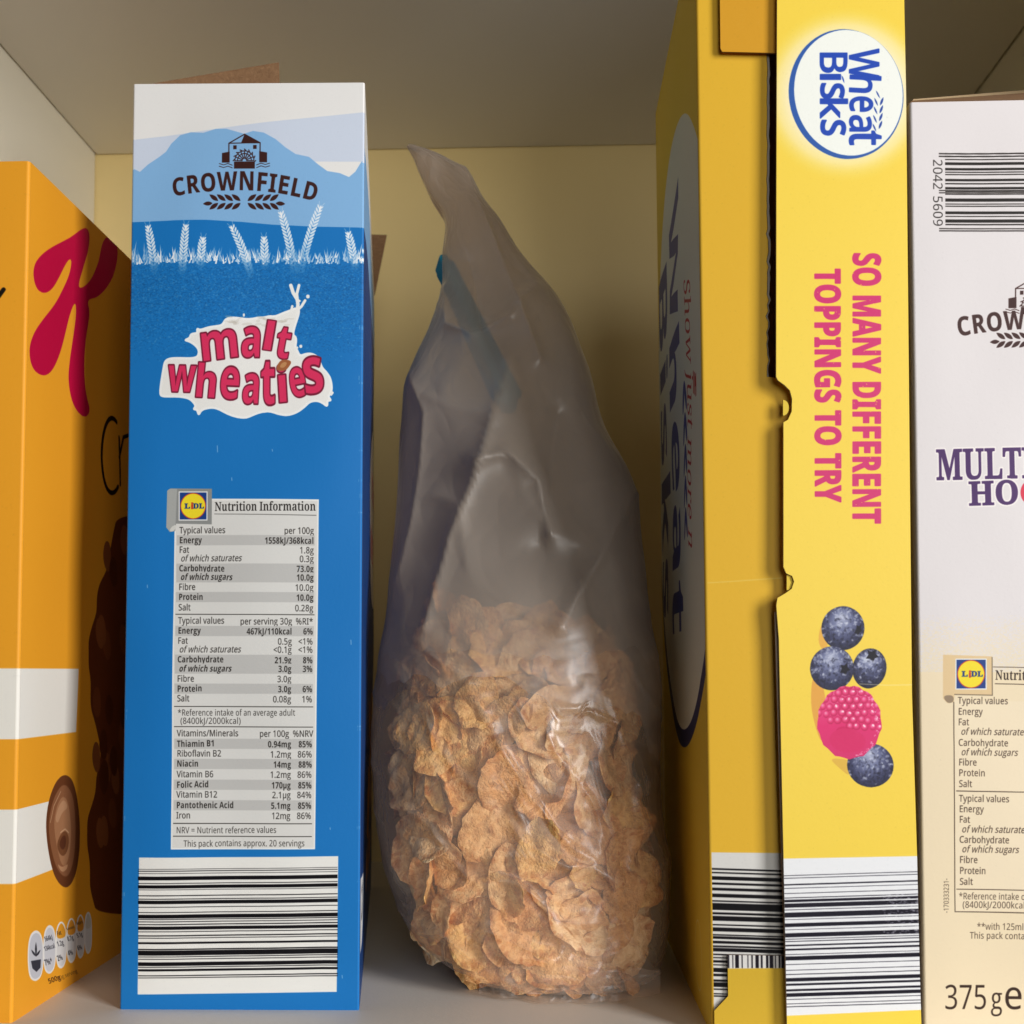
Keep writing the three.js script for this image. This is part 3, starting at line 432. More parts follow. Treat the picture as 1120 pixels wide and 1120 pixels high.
  for (const [x, w] of [[796.5, 2], [801.5, 1], [806, 4], [811.6, 1.2], [818, 1], [822.5, 1.6], [828, 3.6], [833, 2], [839, 2.6], [843.6, 4], [848, 1], [852.5, 2], [856, 3], [860, 1.4]]) foot.poly([[x - w / 2, 1043], [x + w / 2, 1043], [x + w / 2 + 0.2, 1058.8], [x - w / 2 + 0.2, 1058.8]], '#15121c');
  foot.grain(0.03, 2500);
  part('foot_tab', extruded(foot, [[781.5, 1128], [781.3, 1105.5], [796.4, 1089.5], [795.8, 1044.5], [868, 1045.6], [868, 1128]], 0.0006), [card(foot), kraft], closure, 'lower tab with a strip of bar code');
  // front flap
  const A = atDepth(861, 1120, 0.2996); A.y = 0; const aT = atDepth(850, 0, 0.2996);
  const ax = A.x + (aT.x - A.x) / aT.y * 0, lean = (aT.x - A.x) / aT.y * H;
  const B = V(atDepth(1007, 1105, 0.3020).x, 0, -0.3020);
  const f = new Face(V(ax - 0.0022, 0, -0.2995), B, V(ax - 0.0022 + lean, H, -0.2995), 6000);
  f.fill(YEL);
  // round badge with its pale halo
  f.at(926, 103, (c) => { const g = c.createRadialGradient(0, 0, 60, 0, 0, 96); g.addColorStop(0, 'rgba(248,238,206,.96)'); g.addColorStop(0.45, 'rgba(247,232,170,.75)'); g.addColorStop(1, 'rgba(240,218,90,0)'); c.fillStyle = g; c.beginPath(); c.arc(0, 0, 100, 0, 7); c.fill(); });
  f.at(925.5, 102.5, (c) => { c.fillStyle = '#2f5aa6'; c.beginPath(); c.ellipse(0, 0.3, 62.6, 71.2, -0.16, 0, 7); c.fill(); c.fillStyle = '#f0f2ea'; c.beginPath(); c.ellipse(2.6, -1.2, 59.2, 69.0, -0.16, 0, 7); c.fill(); });
  const logo = '#2148b0';
  const rt = (str, x, y0, y1, size, o2 = {}) => f.text(str, x, y0, size, { rot: Math.PI / 2 + (o2.tilt ?? 0), width: y1 - y0, weight: 'bold', col: logo, ...o2 });
  { const z4 = (x, y) => [850 + x / 6.59, 20 + y / 6.59];
    const G = (ch, x0, y0, x1, y1, tilt = 0) => { const [a, b2] = z4(x0, y0), [c, d] = z4(x1, y1), cx = (a + c) / 2, cy = (b2 + d) / 2, w = d - b2, h = c - a; f.at(cx, cy, (k) => { k.rotate(Math.PI / 2 + tilt); k.font = '100px sans-serif'; k.textAlign = 'left'; const m = k.measureText(ch), gw = m.actualBoundingBoxRight + m.actualBoundingBoxLeft, gh = m.actualBoundingBoxAscent + m.actualBoundingBoxDescent; k.scale(w / gw, h / gh); k.fillStyle = logo; k.strokeStyle = logo; k.lineWidth = 4; k.lineJoin = 'round'; const X0 = m.actualBoundingBoxLeft - gw / 2, Y0 = m.actualBoundingBoxAscent - gh / 2; k.fillText(ch, X0, Y0); k.strokeText(ch, X0, Y0); }); };
    G('W', 523, 222, 735, 440); G('h', 525, 415, 748, 535, 0.05); G('e', 525, 565, 690, 672); G('a', 523, 700, 680, 815); G('t', 523, 812, 752, 912);
    G('B', 312, 250, 505, 390); G('ı', 312, 405, 460, 440); G('s', 314, 470, 484, 578); G('k', 312, 582, 510, 720); G('s', 316, 735, 494, 842);
    leaf(f, ...z4(466, 412), 9, 1.6, 1.25, logo);
    for (let k = 0; k < 4; k++) { leaf(f, ...z4(742 - k * 3, 630 + k * 56), 10, 2.6, -1.2, '#27469c'); leaf(f, ...z4(700 - k * 4, 572 + k * 62), 10, 1.8, 1.15, '#27469c'); } leaf(f, ...z4(712, 520), 10, 1.6, 1.1, '#27469c'); }
  const pink = '#cf2c6d';
  rt('SO MANY DIFFERENT', 933.5, 276, 570, 41, { col: pink, outline: 2.0, oc: pink, tilt: 0.001 });
  rt('TOPPINGS TO TRY', 891.5, 294, 547, 38, { col: pink, outline: 2.0, oc: pink, tilt: -0.002 });
  { const c = f.c; for (let i = 0; i < 70; i++) { const L2 = rnd() < 0.5, [x, y] = f.P(L2 ? rr(932, 964) : rr(891, 920), L2 ? rr(276, 570) : rr(295, 547)); c.fillStyle = 'rgba(242,212,76,.8)'; c.fillRect(x, y, rr(1, 2), rr(1, 2)); } }
  // printed berries
  const berry = (cx, cy, rx, ry, crown, tilt, seedV) => f.at(cx, cy, (c) => {
    const g = c.createRadialGradient(-rx * 0.05, -ry * 0.55, 1, 0, 0, rx * 1.15); g.addColorStop(0, '#a9aec6'); g.addColorStop(0.35, '#6d7396'); g.addColorStop(0.7, '#3a3d5e'); g.addColorStop(1, '#232338');
    c.beginPath(); c.ellipse(0, 0, rx, ry, 0.2, 0, 7); c.save(); c.clip(); c.fillStyle = g; c.fillRect(-40, -40, 80, 80);
    for (let i = 0; i < 420; i++) { const a = rnd() * 6.3, r = Math.sqrt(rnd()), x = Math.cos(a) * r * rx, y = Math.sin(a) * r * ry, v = N3(x / 6 + seedV, y / 6, seedV) - y / ry * 0.5; c.fillStyle = v > 0.05 ? `rgba(214,218,232,${0.10 + 0.3 * rnd()})` : `rgba(22,22,38,${0.1 + 0.3 * rnd()})`; c.beginPath(); c.ellipse(x, y, rr(0.5, 2.2), rr(0.4, 1.4), rnd() * 3, 0, 7); c.fill(); }
    c.restore();
    if (crown) { c.save(); c.translate(...crown); c.rotate(tilt); c.scale(crown[2] ?? 1, 1); c.fillStyle = '#14131f'; c.beginPath(); for (let i = 0; i < 10; i++) { const a = i / 10 * 6.283, r = i % 2 ? 4.2 : 7.6; c.lineTo(Math.cos(a) * r, Math.sin(a) * r); } c.fill(); c.fillStyle = 'rgba(190,195,215,.5)'; c.fillRect(-3, 5, 6, 2); c.restore(); }
  });
  f.poly([[889, 735], [886, 770], [893, 800], [900, 815], [905, 780], [900, 745]], 'rgba(222,150,70,.75)', true); f.poly([[898, 680], [894, 705], [905, 715], [905, 690]], 'rgba(222,150,70,.6)', true); f.poly([[905, 828], [920, 842], [930, 850], [935, 832]], 'rgba(205,150,70,.5)', true);
  berry(922, 687, 23.5, 24, [17, 2, 0.55], 0.3, 3); berry(951, 731, 18.5, 22, [3, -14], 0.2, 9); berry(910, 731, 24, 24, [14, 1, 0.8], 0.1, 15); berry(952, 837, 25.5, 24, null, 0, 21);
  f.at(929, 790, (c) => {
    c.beginPath(); for (let i = 0; i <= 40; i++) { const a = i / 40 * 6.283; const r = 1 + 0.025 * Math.sin(a * 13) + 0.03 * Math.cos(2 * a); c.lineTo(Math.cos(a) * 34 * r, Math.sin(a) * 41 * r); } c.save(); c.clip();
    const g = c.createLinearGradient(-10, -40, 0, 42); g.addColorStop(0, '#e8568c'); g.addColorStop(0.5, '#de2f70'); g.addColorStop(1, '#d4306c'); c.fillStyle = g; c.fillRect(-50, -60, 100, 120);
    for (let r = 0; r < 8; r++) for (let k = -6; k < 7; k++) { const x = k * 8.4 + (r % 2) * 4.2 + rr(-1, 1), y = -40 + r * 7.5 + rr(-1, 1); if (y > 4 + x * 0.25) continue; { const dg = c.createRadialGradient(x - 0.8, y - 1.2, 0.3, x, y, 5); dg.addColorStop(0, 'rgba(246,150,186,.95)'); dg.addColorStop(0.45, 'rgba(228,62,120,.95)'); dg.addColorStop(1, 'rgba(168,14,66,.9)'); c.fillStyle = dg; c.beginPath(); c.ellipse(x, y, 4.9 - 0.05 * Math.abs(x), 4.3, 0.2, 0, 7); c.fill(); } if (x > -14 && rnd() < 0.75) { c.fillStyle = 'rgba(253,226,234,.9)'; c.beginPath(); c.ellipse(x + rr(-1, 1), y - 1.2, rr(0.7, 1.9), rr(0.5, 1.2), rr(0, 3), 0, 7); c.fill(); } }
    c.fillStyle = 'rgba(200,30,90,.7)'; c.beginPath(); c.ellipse(-4, 12, 11, 7, 0.3, 0, 7); c.fill(); c.fillStyle = 'rgba(214,42,102,.9)'; c.beginPath(); c.ellipse(-2, 20, 20, 13, 0.1, 0, 7); c.fill();
    for (let i = 0; i < 60; i++) { const a = rr(-1.2, 1.4); c.fillStyle = 'rgba(250,190,210,.55)'; c.fillRect(Math.cos(a) * 31 + rr(-3, 2), Math.sin(a) * 37, rr(0.6, 2), rr(0.6, 1.6)); }
    c.restore();
  });
  f.line([[940, 748], [970, 749.5], [1000, 749]], 'rgba(250,240,190,.45)', 1);
  f.poly([[840, 939.5], [1020, 936], [1020, 1104], [840, 1112]], '#e9eaec');
  const zf = (y) => 920 + y / 5.6;
  bars(f, 857, 1008, [[212, 3], [228, 3], [268, 7], [290, 3], [322, 3], [349, 4], [368, 13], [396, 22], [422, 3], [454, 26], [482, 3], [516, 19], [544, 3], [578, 22], [602, 3], [616, 4], [641, 8], [666, 10], [696, 3], [720, 21], [757, 3], [792, 3], [818, 4], [851, 19], [881, 11], [915, 11], [944, 18], [971, 3], [998, 3], [1016, 4]].map(([y, h]) => [zf(y), h / 5.6]), -4.6, '#14111f');
  { const c = f.c; for (let i = 0; i < 260; i++) { const [x, y] = f.P(rr(965, 1006), rr(975, 1022)); c.fillStyle = 'rgba(225,225,232,.35)'; c.fillRect(x, y, rr(1, 6), rr(1, 2)); } }
  f.grain(0.03, 9000);
  const D1 = (x, y, s2) => Array.from({ length: 11 }, (_, k) => { const a = -Math.PI / 2 + Math.PI * k / 10; return [x + Math.cos(a) * 7.5 * s2, y + Math.sin(a) * 10 * s2]; });
  const outline = [[850.2, -70], [850, 0], [849.3, 200], [849, 412], [851, 416], [858, 421], [864, 427], [866.4, 436], [866, 450], [862, 459], [857, 462]];
  for (let y = 480; y <= 622; y += 20) outline.push([857, y]);
  outline.push([860, 627], [866.5, 630], [868.6, 636], [866, 644], [859, 649], [850.5, 654], [849.2, 662], [852, 700], [854, 800], [857, 935], [861, 1128], [1008, 1128], [1006, 1060], [1003, 935], [997.5, 760], [993, 300], [991, 100], [989, 0], [987.6, -70]);
  const fm = card(f, 0.4);
  const flap = part('front_flap', extruded(f, outline, 0.0006), [fm, plain('#b5ab98', 0.9)], o, 'yellow front flap with badge, lettering, berries and bar code');
  const lift = f.A.clone().addScaledVector(f.n, -0.0007), f2 = new Face(lift, lift.clone().add(f.U), lift.clone().add(f.W), 300);
  for (const [x, y] of [[856.5, 446], [860.5, 637]]) part('locking_tongue', extruded(f2, D1(x, y, 0.86), 0.0005), [plain('#e0c03c'), kraft], flap);
  part('lining_card', sheet(V(ax + 0.0002, 0.001, -0.3009), V(ax + 0.005, 0.001, -0.3013), V(ax + 0.005 + lean * 0.37, 0.1235, -0.3013), V(ax - 0.0022 + lean * 0.37, 0.1235, -0.3009), { nx: 2, ny: 20, wave: 0.0006, ws: 4 }), [plain('#a59a8c', 0.9), kraft], flap, 'grey card layer showing behind the front flap');
}

// ---------------------------------------------------------------- pale box at the right
{
  const d = 0.3015, Bx = atDepth(1011, 1120, d).x, H = atDepth(995, 112, d).y, tx = atDepth(995, 112, d).x, W = 0.072, D = 0.19;
  const b = [V(Bx, 0, -d), V(Bx + W, 0, -d), V(Bx + W, 0, -d - D), V(Bx, 0, -d - D)], dx = (tx - Bx) * (H / H);
  const t = b.map((p) => V(p.x + dx * 0.8, H, p.z));
  const f = new Face(b[0], b[1], t[0], 7000);
  f.fill('#e3dddd');
  { const c = f.c, y0 = f.P(1060, 672)[1], y1 = f.P(1060, 735)[1]; c.setTransform(1, 0, 0, 1, 0, 0); c.fillStyle = '#eedcba'; c.fillRect(0, y1, f.cw, f.ch - y1);
    for (let y = y0; y < y1; y += 1) { const k = (y - y0) / (y1 - y0); for (let i = 0; i < 420; i++) if (rnd() < k) { c.fillStyle = 'rgba(238,220,186,.35)'; c.fillRect(rnd() * f.cw, y, rr(1, 4), 1.5); } } }
  const bc = [[168, 1.2], [171, 1.2], [174.4, 1], [179, 2.6], [185, 2.2], [188.4, 1], [191, 1], [197, 2.2], [201, 1.2], [206, 2.2], [209.5, 1], [212.6, 1], [219, 3], [223.4, 1], [225.8, 1], [233, 2.6], [237, 1], [242, 3], [246, 1.2]];
  bars(f, 1032, 1220, bc, 1.2, '#1b1512'); bars(f, 1025, 1220, [[168, 1.2], [171, 1.2], [208.6, 1], [211, 1], [250.4, 1], [252.8, 1.2]], 1.2, '#2a2320');
  f.text('2042', 1018.6, 174, 14.6, { rot: Math.PI / 2, width: 34, col: '#1b1512' }); f.text('5609', 1018.6, 214, 14.6, { rot: Math.PI / 2, width: 34, col: '#1b1512' });
  millLogo(f, 1127, 324, 0.97); arcText(f, 'CROWNFIELD', 1046, 1208, (x) => 360.5 + Math.pow((x - 1127) / 75, 2) * 6.6, () => 28.5, { col: INK, outline: 0.5, oc: INK }); sprig(f, 1126, 372.5, -1, 0.97); sprig(f, 1128, 372.5, 1, 0.97);
  const pur = { col: '#4b2a63', font: 'serif', weight: 'bold', outline: 3.4, oc: '#f4eeea' };
  f.text('MULTIGRAIN', 1021.5, 525, 46, { ...pur, width: 214, rot: -0.02, outline: 4.4 }); f.text('MULTIGRAIN', 1021.5, 525, 46, { ...pur, width: 214, rot: -0.02, outline: 1.2, oc: '#4b2a63' });
  f.text('HO', 1057.5, 553, 36, { ...pur, width: 56, rot: -0.03, outline: 4.4 }); f.text('HO', 1057.5, 553, 36, { ...pur, width: 56, rot: -0.03, outline: 1.2, oc: '#4b2a63' });
  f.at(1128, 539, (c) => { c.fillStyle = '#d8344e'; c.beginPath(); c.ellipse(0, 0, 13.5, 14.5, 0, 0, 7); c.fill(); c.fillStyle = '#efe6e0'; c.beginPath(); c.ellipse(0, 0, 5, 6, 0, 0, 7); c.fill(); });
  f.text('PS', 1144, 551, 36, { ...pur, width: 40, outline: 1.2, oc: '#4b2a63' });
  // nutrition table
  const BR = '#3b2a20';
  f.poly([[1029, 716], [1083.5, 718], [1084, 760.5], [1042, 759.5], [1041, 768], [1034, 769], [1029, 764]], '#e2c596', false); f.poly([[1029, 762], [1034, 760], [1041, 761], [1041, 768], [1034, 769.5]], '#98836a', true); f.line([[1083.6, 719], [1084, 760.4], [1042, 759.6]], '#7d6c56', 1.1);
  shopLogo(f, 1044, 721.5, 1076.5, 753);
  f.poly([[1042, 766], [1236, 769], [1236, 998], [1043, 998]], '#f0dfc0');
  f.line([[1041, 768], [1042.6, 997], [1236, 1000]], BR, 0.9); f.line([[1085, 729.5], [1236, 732]], BR, 0.7); f.line([[1087, 747.8], [1232, 751]], BR, 0.8);
  f.text('Nutrition Information', 1087, 743.5, 14.6, { font: 'serif', weight: 'bold', width: 121, col: '#2f211a', rot: 0.012 });
  const row = (y, [a, v1, v2]) => { const it = a.startsWith('of '); f.text(a, 1045.6 + (it ? 2.6 : 0) + (y - 766) * 0.01, y + 3.6, 10.2, { sx: 0.88, skew: it ? 0.2 : 0, col: BR, rot: 0.012, outline: 0.16, oc: BR }); if (v1) f.text(v1, v2 === undefined ? 1230 : 1200, y + 6, 10.2, { sx: 0.86, align: 'right', col: BR }); if (v2) f.text(v2, 1230, y + 6.2, 10.2, { sx: 0.86, align: 'right', col: BR }); };
  [766, 778, 789.5, 799.8, 812, 822.3, 833.4, 845, 857].forEach((y, i) => row(y, [NUT1[i][0]])); f.line([[1044, 865], [1232, 868]], BR, 0.9);
  [873, 884.5, 896, 906.6, 918, 928.4, 940, 952, 964].forEach((y, i) => row(y, i ? [NUT2[i][0]] : ['Typical values', 'per serving', '%RI*'])); f.line([[1044.5, 972.4], [1232, 975]], BR, 0.9);
  f.text('*Reference intake of an average adult', 1046.8, 983.6, 10, { width: 140, col: BR, rot: 0.01 }); f.text('(8400kJ/2000kcal)', 1050.8, 993, 10, { width: 72, col: BR, rot: 0.01 });
  f.text('**with 125ml semi-skimmed milk', 1067, 1016.4, 10, { width: 128, col: BR, rot: 0.01 }); f.text('This pack contains approx. 12 servings', 1059, 1026.6, 10, { width: 152, col: BR, rot: 0.01 });
  f.text('-170333231-', 1035.6, 998.5, 8, { rot: -Math.PI / 2, width: 38, col: BR });
  f.text('375', 1030.5, 1103.5, 37, { width: 48, col: '#3a281f' }); f.text('g', 1082, 1103.5, 33, { sx: 0.78, col: '#3a281f' }); f.text('e', 1096, 1103.5, 44, { sx: 0.95, col: '#3a281f' });
  f.grain(0.025, 9000);
  const o = carton('pale_cereal_box', 'pale pink and beige cereal box with purple lettering beside the right cupboard side', b, t, [card(f), plain('#ddd0c4'), plain('#ddd0c4'), plain('#ddd0c4')], { shape: { 0: { bulge: 0.0006, wave: 0.0006, ws: 6.6 } } });
  part('top_flap', sheet(V(t[0].x, H + 0.0006, -d - 0.002), V(t[1].x, H + 0.0006, -d - 0.002), atDepth(1250, 93, d + 0.035), atDepth(998, 110, d + 0.035), { nx: 8, ny: 6, wave: 0.0005, ws: 1.4 }), [kraft, kraft], o, 'lifted top flap with brown edge');
  part('top_flap', sheet(V(t[0].x + 0.002, H + 0.001, -d - 0.05), V(t[1].x, H + 0.001, -d - 0.05), atDepth(1250, 88, d + 0.05), atDepth(999, 108.5, d + 0.05), { nx: 6, ny: 4, t: 0.0007 }), [plain('#bfa886', 0.9), kraft], o, 'pale brown top flap edge');
}

// ---------------------------------------------------------------- plastic bag of flakes
const ROWS = [[157, 446, 449.5, 0.430, 0.001], [170, 452, 484, 0.430, 0.003], [188, 459, 509, 0.430, 0.006], [215, 471, 525, 0.428, 0.008], [243, 487, 546, 0.426, 0.011], [280, 484, 570, 0.423, 0.015], [320, 484, 602, 0.419, 0.019], [360, 469, 624, 0.414, 0.024], [410, 451, 643, 0.408, 0.028], [470, 441, 660, 0.402, 0.031], [530, 435, 688, 0.396, 0.034], [600, 429, 699, 0.390, 0.037], [680, 424, 708, 0.383, 0.040], [740, 415, 721, 0.378, 0.042], [800, 409, 721, 0.375, 0.043], [870, 412, 721, 0.373, 0.043], [940, 422, 731, 0.372, 0.0435], [985, 438, 731, 0.372, 0.0430], [1015, 455, 729, 0.371, 0.0425], [1036, 480, 726, 0.370, 0.0415], [1050, 512, 720, 0.369, 0.039]];
const bagY = (r) => atDepth(600, r[0], r[3]).y;
function ring(s) {                                           // s: 0 at the top tip .. 1 at the shelf; centre, half width, half depth
  const n = ROWS.length - 1, k = Math.min(n - 1e-6, Math.max(0, s * n)), i = Math.floor(k), t = k - i;
  const g = (j) => { const r = ROWS[Math.max(0, Math.min(n, j))], a = atDepth(r[1], r[0], r[3]), b = atDepth(r[2], r[0], r[3]); return [(a.x + b.x) / 2, Math.max(0.0012, bagY(r)), -r[3], (b.x - a.x) / 2, r[4], r[0]]; };
  const A = g(i - 1), B = g(i), C = g(i + 1), D = g(i + 2);
  return B.map((_, q) => 0.5 * (2 * B[q] + (C[q] - A[q]) * t + (2 * A[q] - 5 * B[q] + 4 * C[q] - D[q]) * t * t + (3 * B[q] - A[q] - 3 * C[q] + D[q]) * t * t * t));
}
const ridge = (v) => 1 - Math.abs(v) * 2;
const CREASES = [[0.0042, 9, [[488, 320], [492, 370], [520, 388], [560, 372], [586, 330]]], [0.0036, 8, [[505, 186], [530, 250], [560, 330], [590, 420]]], [-0.004, 14, [[515, 300], [530, 380]]], [0.0045, 10, [[528, 526], [560, 520], [590, 545], [600, 600]]], [0.004, 12, [[560, 420], [535, 520], [500, 600], [480, 690]]], [-0.003, 14, [[610, 470], [600, 560], [592, 610]]], [0.0038, 10, [[690, 545], [650, 620], [610, 690]]], [0.003, 8, [[455, 420], [475, 470], [460, 560], [440, 640]]], [0.0024, 5, [[535, 770], [560, 820], [582, 850], [566, 890], [620, 925]]], [0.0022, 5, [[490, 915], [560, 912], [640, 925], [690, 955]]], [0.002, 5, [[470, 1000], [540, 985], [600, 1010]]], [0.0022, 6, [[660, 760], [690, 850], [680, 930]]]];
function bagPoint(s, th, inset = 0) {                        // th: 0 right, PI/2 towards the viewer
  const [cx, cy, cz, a, rd, row] = ring(s), c = Math.cos(th), d = Math.sin(th), e = 0.86;
  const ex = Math.sign(c) * Math.pow(Math.abs(c), e), ed = Math.sign(d) * Math.pow(Math.abs(d), e);
  const up = 1 - sm(660, 800, row), thin = Math.min(1, a / 0.025);
  const x0 = cx + a * ex;
  // creases that run down and outwards from the twisted neck, and small dents over the flakes
  const fan = (x0 + 0.045) / (0.02 + (row - 190) * 0.00011);
  let disp = up * thin * (0.0060 * (ridge(N3(fan * 0.9 + row * 0.002, row * 0.0042, 2.5 + d * 0.5)) - 0.5) + 0.0016 * (ridge(N3(fan * 2.1, row * 0.012, 7.7 + d)) - 0.5) + 0.0005 * N3(fan * 5, row * 0.02, 3 + d));
  if (d > -0.2) { const px = VX + x0 / -cz * F * 1.0; for (const [amp, w, pts] of CREASES) { let m = 1e9; for (let i = 0; i + 1 < pts.length; i++) { const [ax, ay] = pts[i], [bx, by] = pts[i + 1], t = Math.min(1, Math.max(0, ((px - ax) * (bx - ax) + (row - ay) * (by - ay)) / ((bx - ax) ** 2 + (by - ay) ** 2))); m = Math.min(m, Math.hypot(px - ax - t * (bx - ax), row - ay - t * (by - ay))); } disp += amp * Math.exp(-m / w); } }
  disp += (1 - up) * (0.0011 * N3(x0 * 90, cy * 90, d * 3) + 0.0010 * (ridge(N3(x0 * 45 + 3, cy * 60, 9 + d)) - 0.5) + 0.0005 * N3(x0 * 260, cy * 260, d * 5) + 0.0016 * Math.pow(Math.max(0, 1 - Math.abs(N3(x0 * 30 + 7, cy * 34 + x0 * 20, 3)) * 9), 2));
  return V(cx + Math.max(0.001, a + disp * 0.35 - inset) * ex, Math.max(0.0006, cy + 0.0015 * up * N3(th * 2, row * 0.01, 4)), cz + Math.max(0.0005, rd + disp - inset) * ed);
}
function film(s0, s1, nu, nv) {
  const pos = [], uv = [], idx = [];
  for (let j = 0; j <= nv; j++) for (let i = 0; i <= nu; i++) {
    const th = i / nu * Math.PI * 2, s = lerp(s0(th), s1(th), j / nv), p = bagPoint(s, th);
    pos.push(p.x, p.y, p.z); uv.push(i / nu, s);
    if (j < nv && i < nu) { const a = j * (nu + 1) + i, b = a + 1, c = a + nu + 1, d = c + 1; idx.push(a, c, b, b, c, d); }
  }
  const g = new THREE.BufferGeometry(); g.setAttribute('position', new THREE.Float32BufferAttribute(pos, 3)); g.setAttribute('uv', new THREE.Float32BufferAttribute(uv, 2)); g.setIndex(idx); g.computeVertexNormals();
  return g;
}
{
  const split = (th) => 0.632 + 0.022 * N3(Math.cos(th) * 2.5, Math.sin(th) * 2.5, 1) + 0.008 * N3(Math.cos(th) * 9, Math.sin(th) * 9, 4);
  const crinkle = noiseTex(512, (x, y) => { const a = ridge(N3(x / 46, y / 30, 1)), b = ridge(N3(x / 19 + 5, y / 15, 3)); return 0.15 + 0.45 * a * a + 0.25 * b * b; });
  const milky = new THREE.MeshPhysicalMaterial({ color: new THREE.Color().setRGB(0.69, 0.60, 0.52), roughness: 0.36, transmission: 0.70, thickness: 0, ior: 1.5, bumpMap: crinkle, bumpScale: 0.0006, side: THREE.DoubleSide });
  const clear = new THREE.MeshPhysicalMaterial({ color: new THREE.Color().setRGB(0.93, 0.85, 0.78), roughness: 0.28, transmission: 0.90, thickness: 0, ior: 1.45, specularIntensity: 0.5, bumpMap: crinkle, bumpScale: 0.0008, side: THREE.DoubleSide });
  const c0 = ring(0.99);
  const bag = thing('plastic_bag', 'twisted translucent plastic bag half full of flakes between the blue and yellow boxes', 'bag', V(c0[0], 0, c0[2]));
  part('upper_film', film(() => 0, split, 260, 240), milky, bag, 'empty milky upper part of the bag with a twisted neck');
  const band = (base, k, o) => (th) => base(th) + k + 0.035 * N3(Math.cos(th) * 2, Math.sin(th) * 2, o) + 0.007 * N3(Math.cos(th) * 6, Math.sin(th) * 6, o) + 0.045 * sm(0.1, 0.9, Math.cos(th));
  const split1 = band(split, 0.022, 8), split2 = band(split1, 0.022, 12), hazeOf = (t, r) => { const m = milky.clone(); m.transmission = t; m.roughness = r; m.color.setRGB(0.82, 0.73, 0.65); return m; };
  part('middle_film', film(split, split1, 200, 24), hazeOf(0.80, 0.32), bag, 'hazy part of the bag over the top flakes');
  part('middle_film', film(split1, split2, 200, 24), hazeOf(0.88, 0.28), bag, 'slightly hazy part of the bag over the flakes');
  part('lower_film', film(split2, () => 1, 260, 140), clear, bag, 'clear lower part of the bag stretched over the flakes');
  // gathered bottom seam lying on the shelf
  const pos = [], idx = [], n = 60, m = 8;
  for (let j = 0; j <= m; j++) for (let i = 0; i <= n; i++) {
    const u = i / n, px = lerp(524, 722, u), v = j / m, back = atDepth(px, 1082, 0.338), front = onFloor(px, 1090 + 10 * Math.sin(u * Math.PI) + 4 * N3(u * 7, 1, 1));
    const p = V(back.x, Math.max(0.0008, 0.010 + 0.003 * N3(u * 6, 2, 5)), -0.337).lerp(front.setY(0.0008), v); p.y += (0.0022 * N3(u * 9, v * 2, 3) + 0.001 * N3(u * 25, v * 3, 8)) * Math.sin(v * 3); p.y = Math.max(0.0007, p.y);
    pos.push(p.x, p.y, p.z); if (i < n && j < m) { const a = j * (n + 1) + i; idx.push(a, a + n + 1, a + 1, a + 1, a + n + 1, a + n + 2); }
  }
  const g = new THREE.BufferGeometry(); g.setAttribute('position', new THREE.Float32BufferAttribute(pos, 3)); g.setAttribute('uv', new THREE.Float32BufferAttribute(pos.filter((_, i) => i % 3 !== 2).map((v) => v * 12), 2)); g.setIndex(idx); g.computeVertexNormals();
  part('bottom_seam', g, clear, bag, 'crumpled seam at the foot of the bag');

  // teal clip gripping the twisted neck, mostly seen through the film
  const cl = thing('bag_clip', 'teal plastic clip seen through the neck of the plastic bag', 'clip', atDepth(520, 360, 0.418));
  const teal = plain('#0f7f96', 0.4), bar = (p, q, w, th) => { const d = q.clone().sub(p), gg = new RoundedBoxGeometry(w, d.length(), th, 3, th * 0.35); gg.applyQuaternion(new THREE.Quaternion().setFromUnitVectors(V(0, 1, 0), d.normalize())); const mm = p.clone().add(q).multiplyScalar(0.5); gg.translate(mm.x, mm.y, mm.z); return gg; };
  part('jaw', bar(atDepth(482, 286, 0.425), atDepth(546, 432, 0.408), 0.010, 0.004), teal, cl); part('jaw', bar(atDepth(486, 292, 0.431), atDepth(562, 440, 0.419), 0.010, 0.004), teal, cl);
  part('hinge', bar(atDepth(550, 432, 0.409), atDepth(558, 446, 0.420), 0.007, 0.007), teal, cl);

  // flakes
  const bump = noiseTex(128, (x, y) => 0.5 + 0.35 * N3(x / 9, y / 9, 2) + 0.3 * N3(x / 4, y / 4, 6), 2);
  const speck = (r, gr, b) => { const c = document.createElement('canvas'); c.width = c.height = 128; const x = c.getContext('2d'); x.fillStyle = `rgb(${r},${gr},${b})`; x.fillRect(0, 0, 128, 128); for (let i = 0; i < 700; i++) { x.fillStyle = ['rgba(120,60,20,.10)', 'rgba(255,225,170,.16)', 'rgba(190,120,50,.12)'][i % 3]; x.beginPath(); x.ellipse(rnd() * 128, rnd() * 128, rr(1, 9), rr(1, 6), rnd() * 3, 0, 7); x.fill(); } for (let i = 0; i < 30; i++) { x.fillStyle = 'rgba(80,35,12,.5)'; x.fillRect(rnd() * 128, rnd() * 128, rr(0.6, 2), rr(0.6, 2)); } for (let i = 0; i < 90; i++) { const a = rnd() * 6.3, q = rr(50, 64); x.fillStyle = 'rgba(168,92,36,.22)'; x.beginPath(); x.ellipse(64 + Math.cos(a) * q, 64 + Math.sin(a) * q * 0.85, rr(2, 8), rr(2, 5), a, 0, 7); x.fill(); } const t = new THREE.CanvasTexture(c); t.colorSpace = THREE.SRGBColorSpace; t.wrapS = t.wrapT = THREE.RepeatWrapping; return t; };
  const mats = [[252, 216, 162], [247, 204, 146], [253, 226, 182], [240, 190, 130], [251, 210, 140]].map((c) => new THREE.MeshPhysicalMaterial({ map: speck(...c), roughness: 0.62, bumpMap: bump, bumpScale: 0.0005, side: THREE.DoubleSide }));
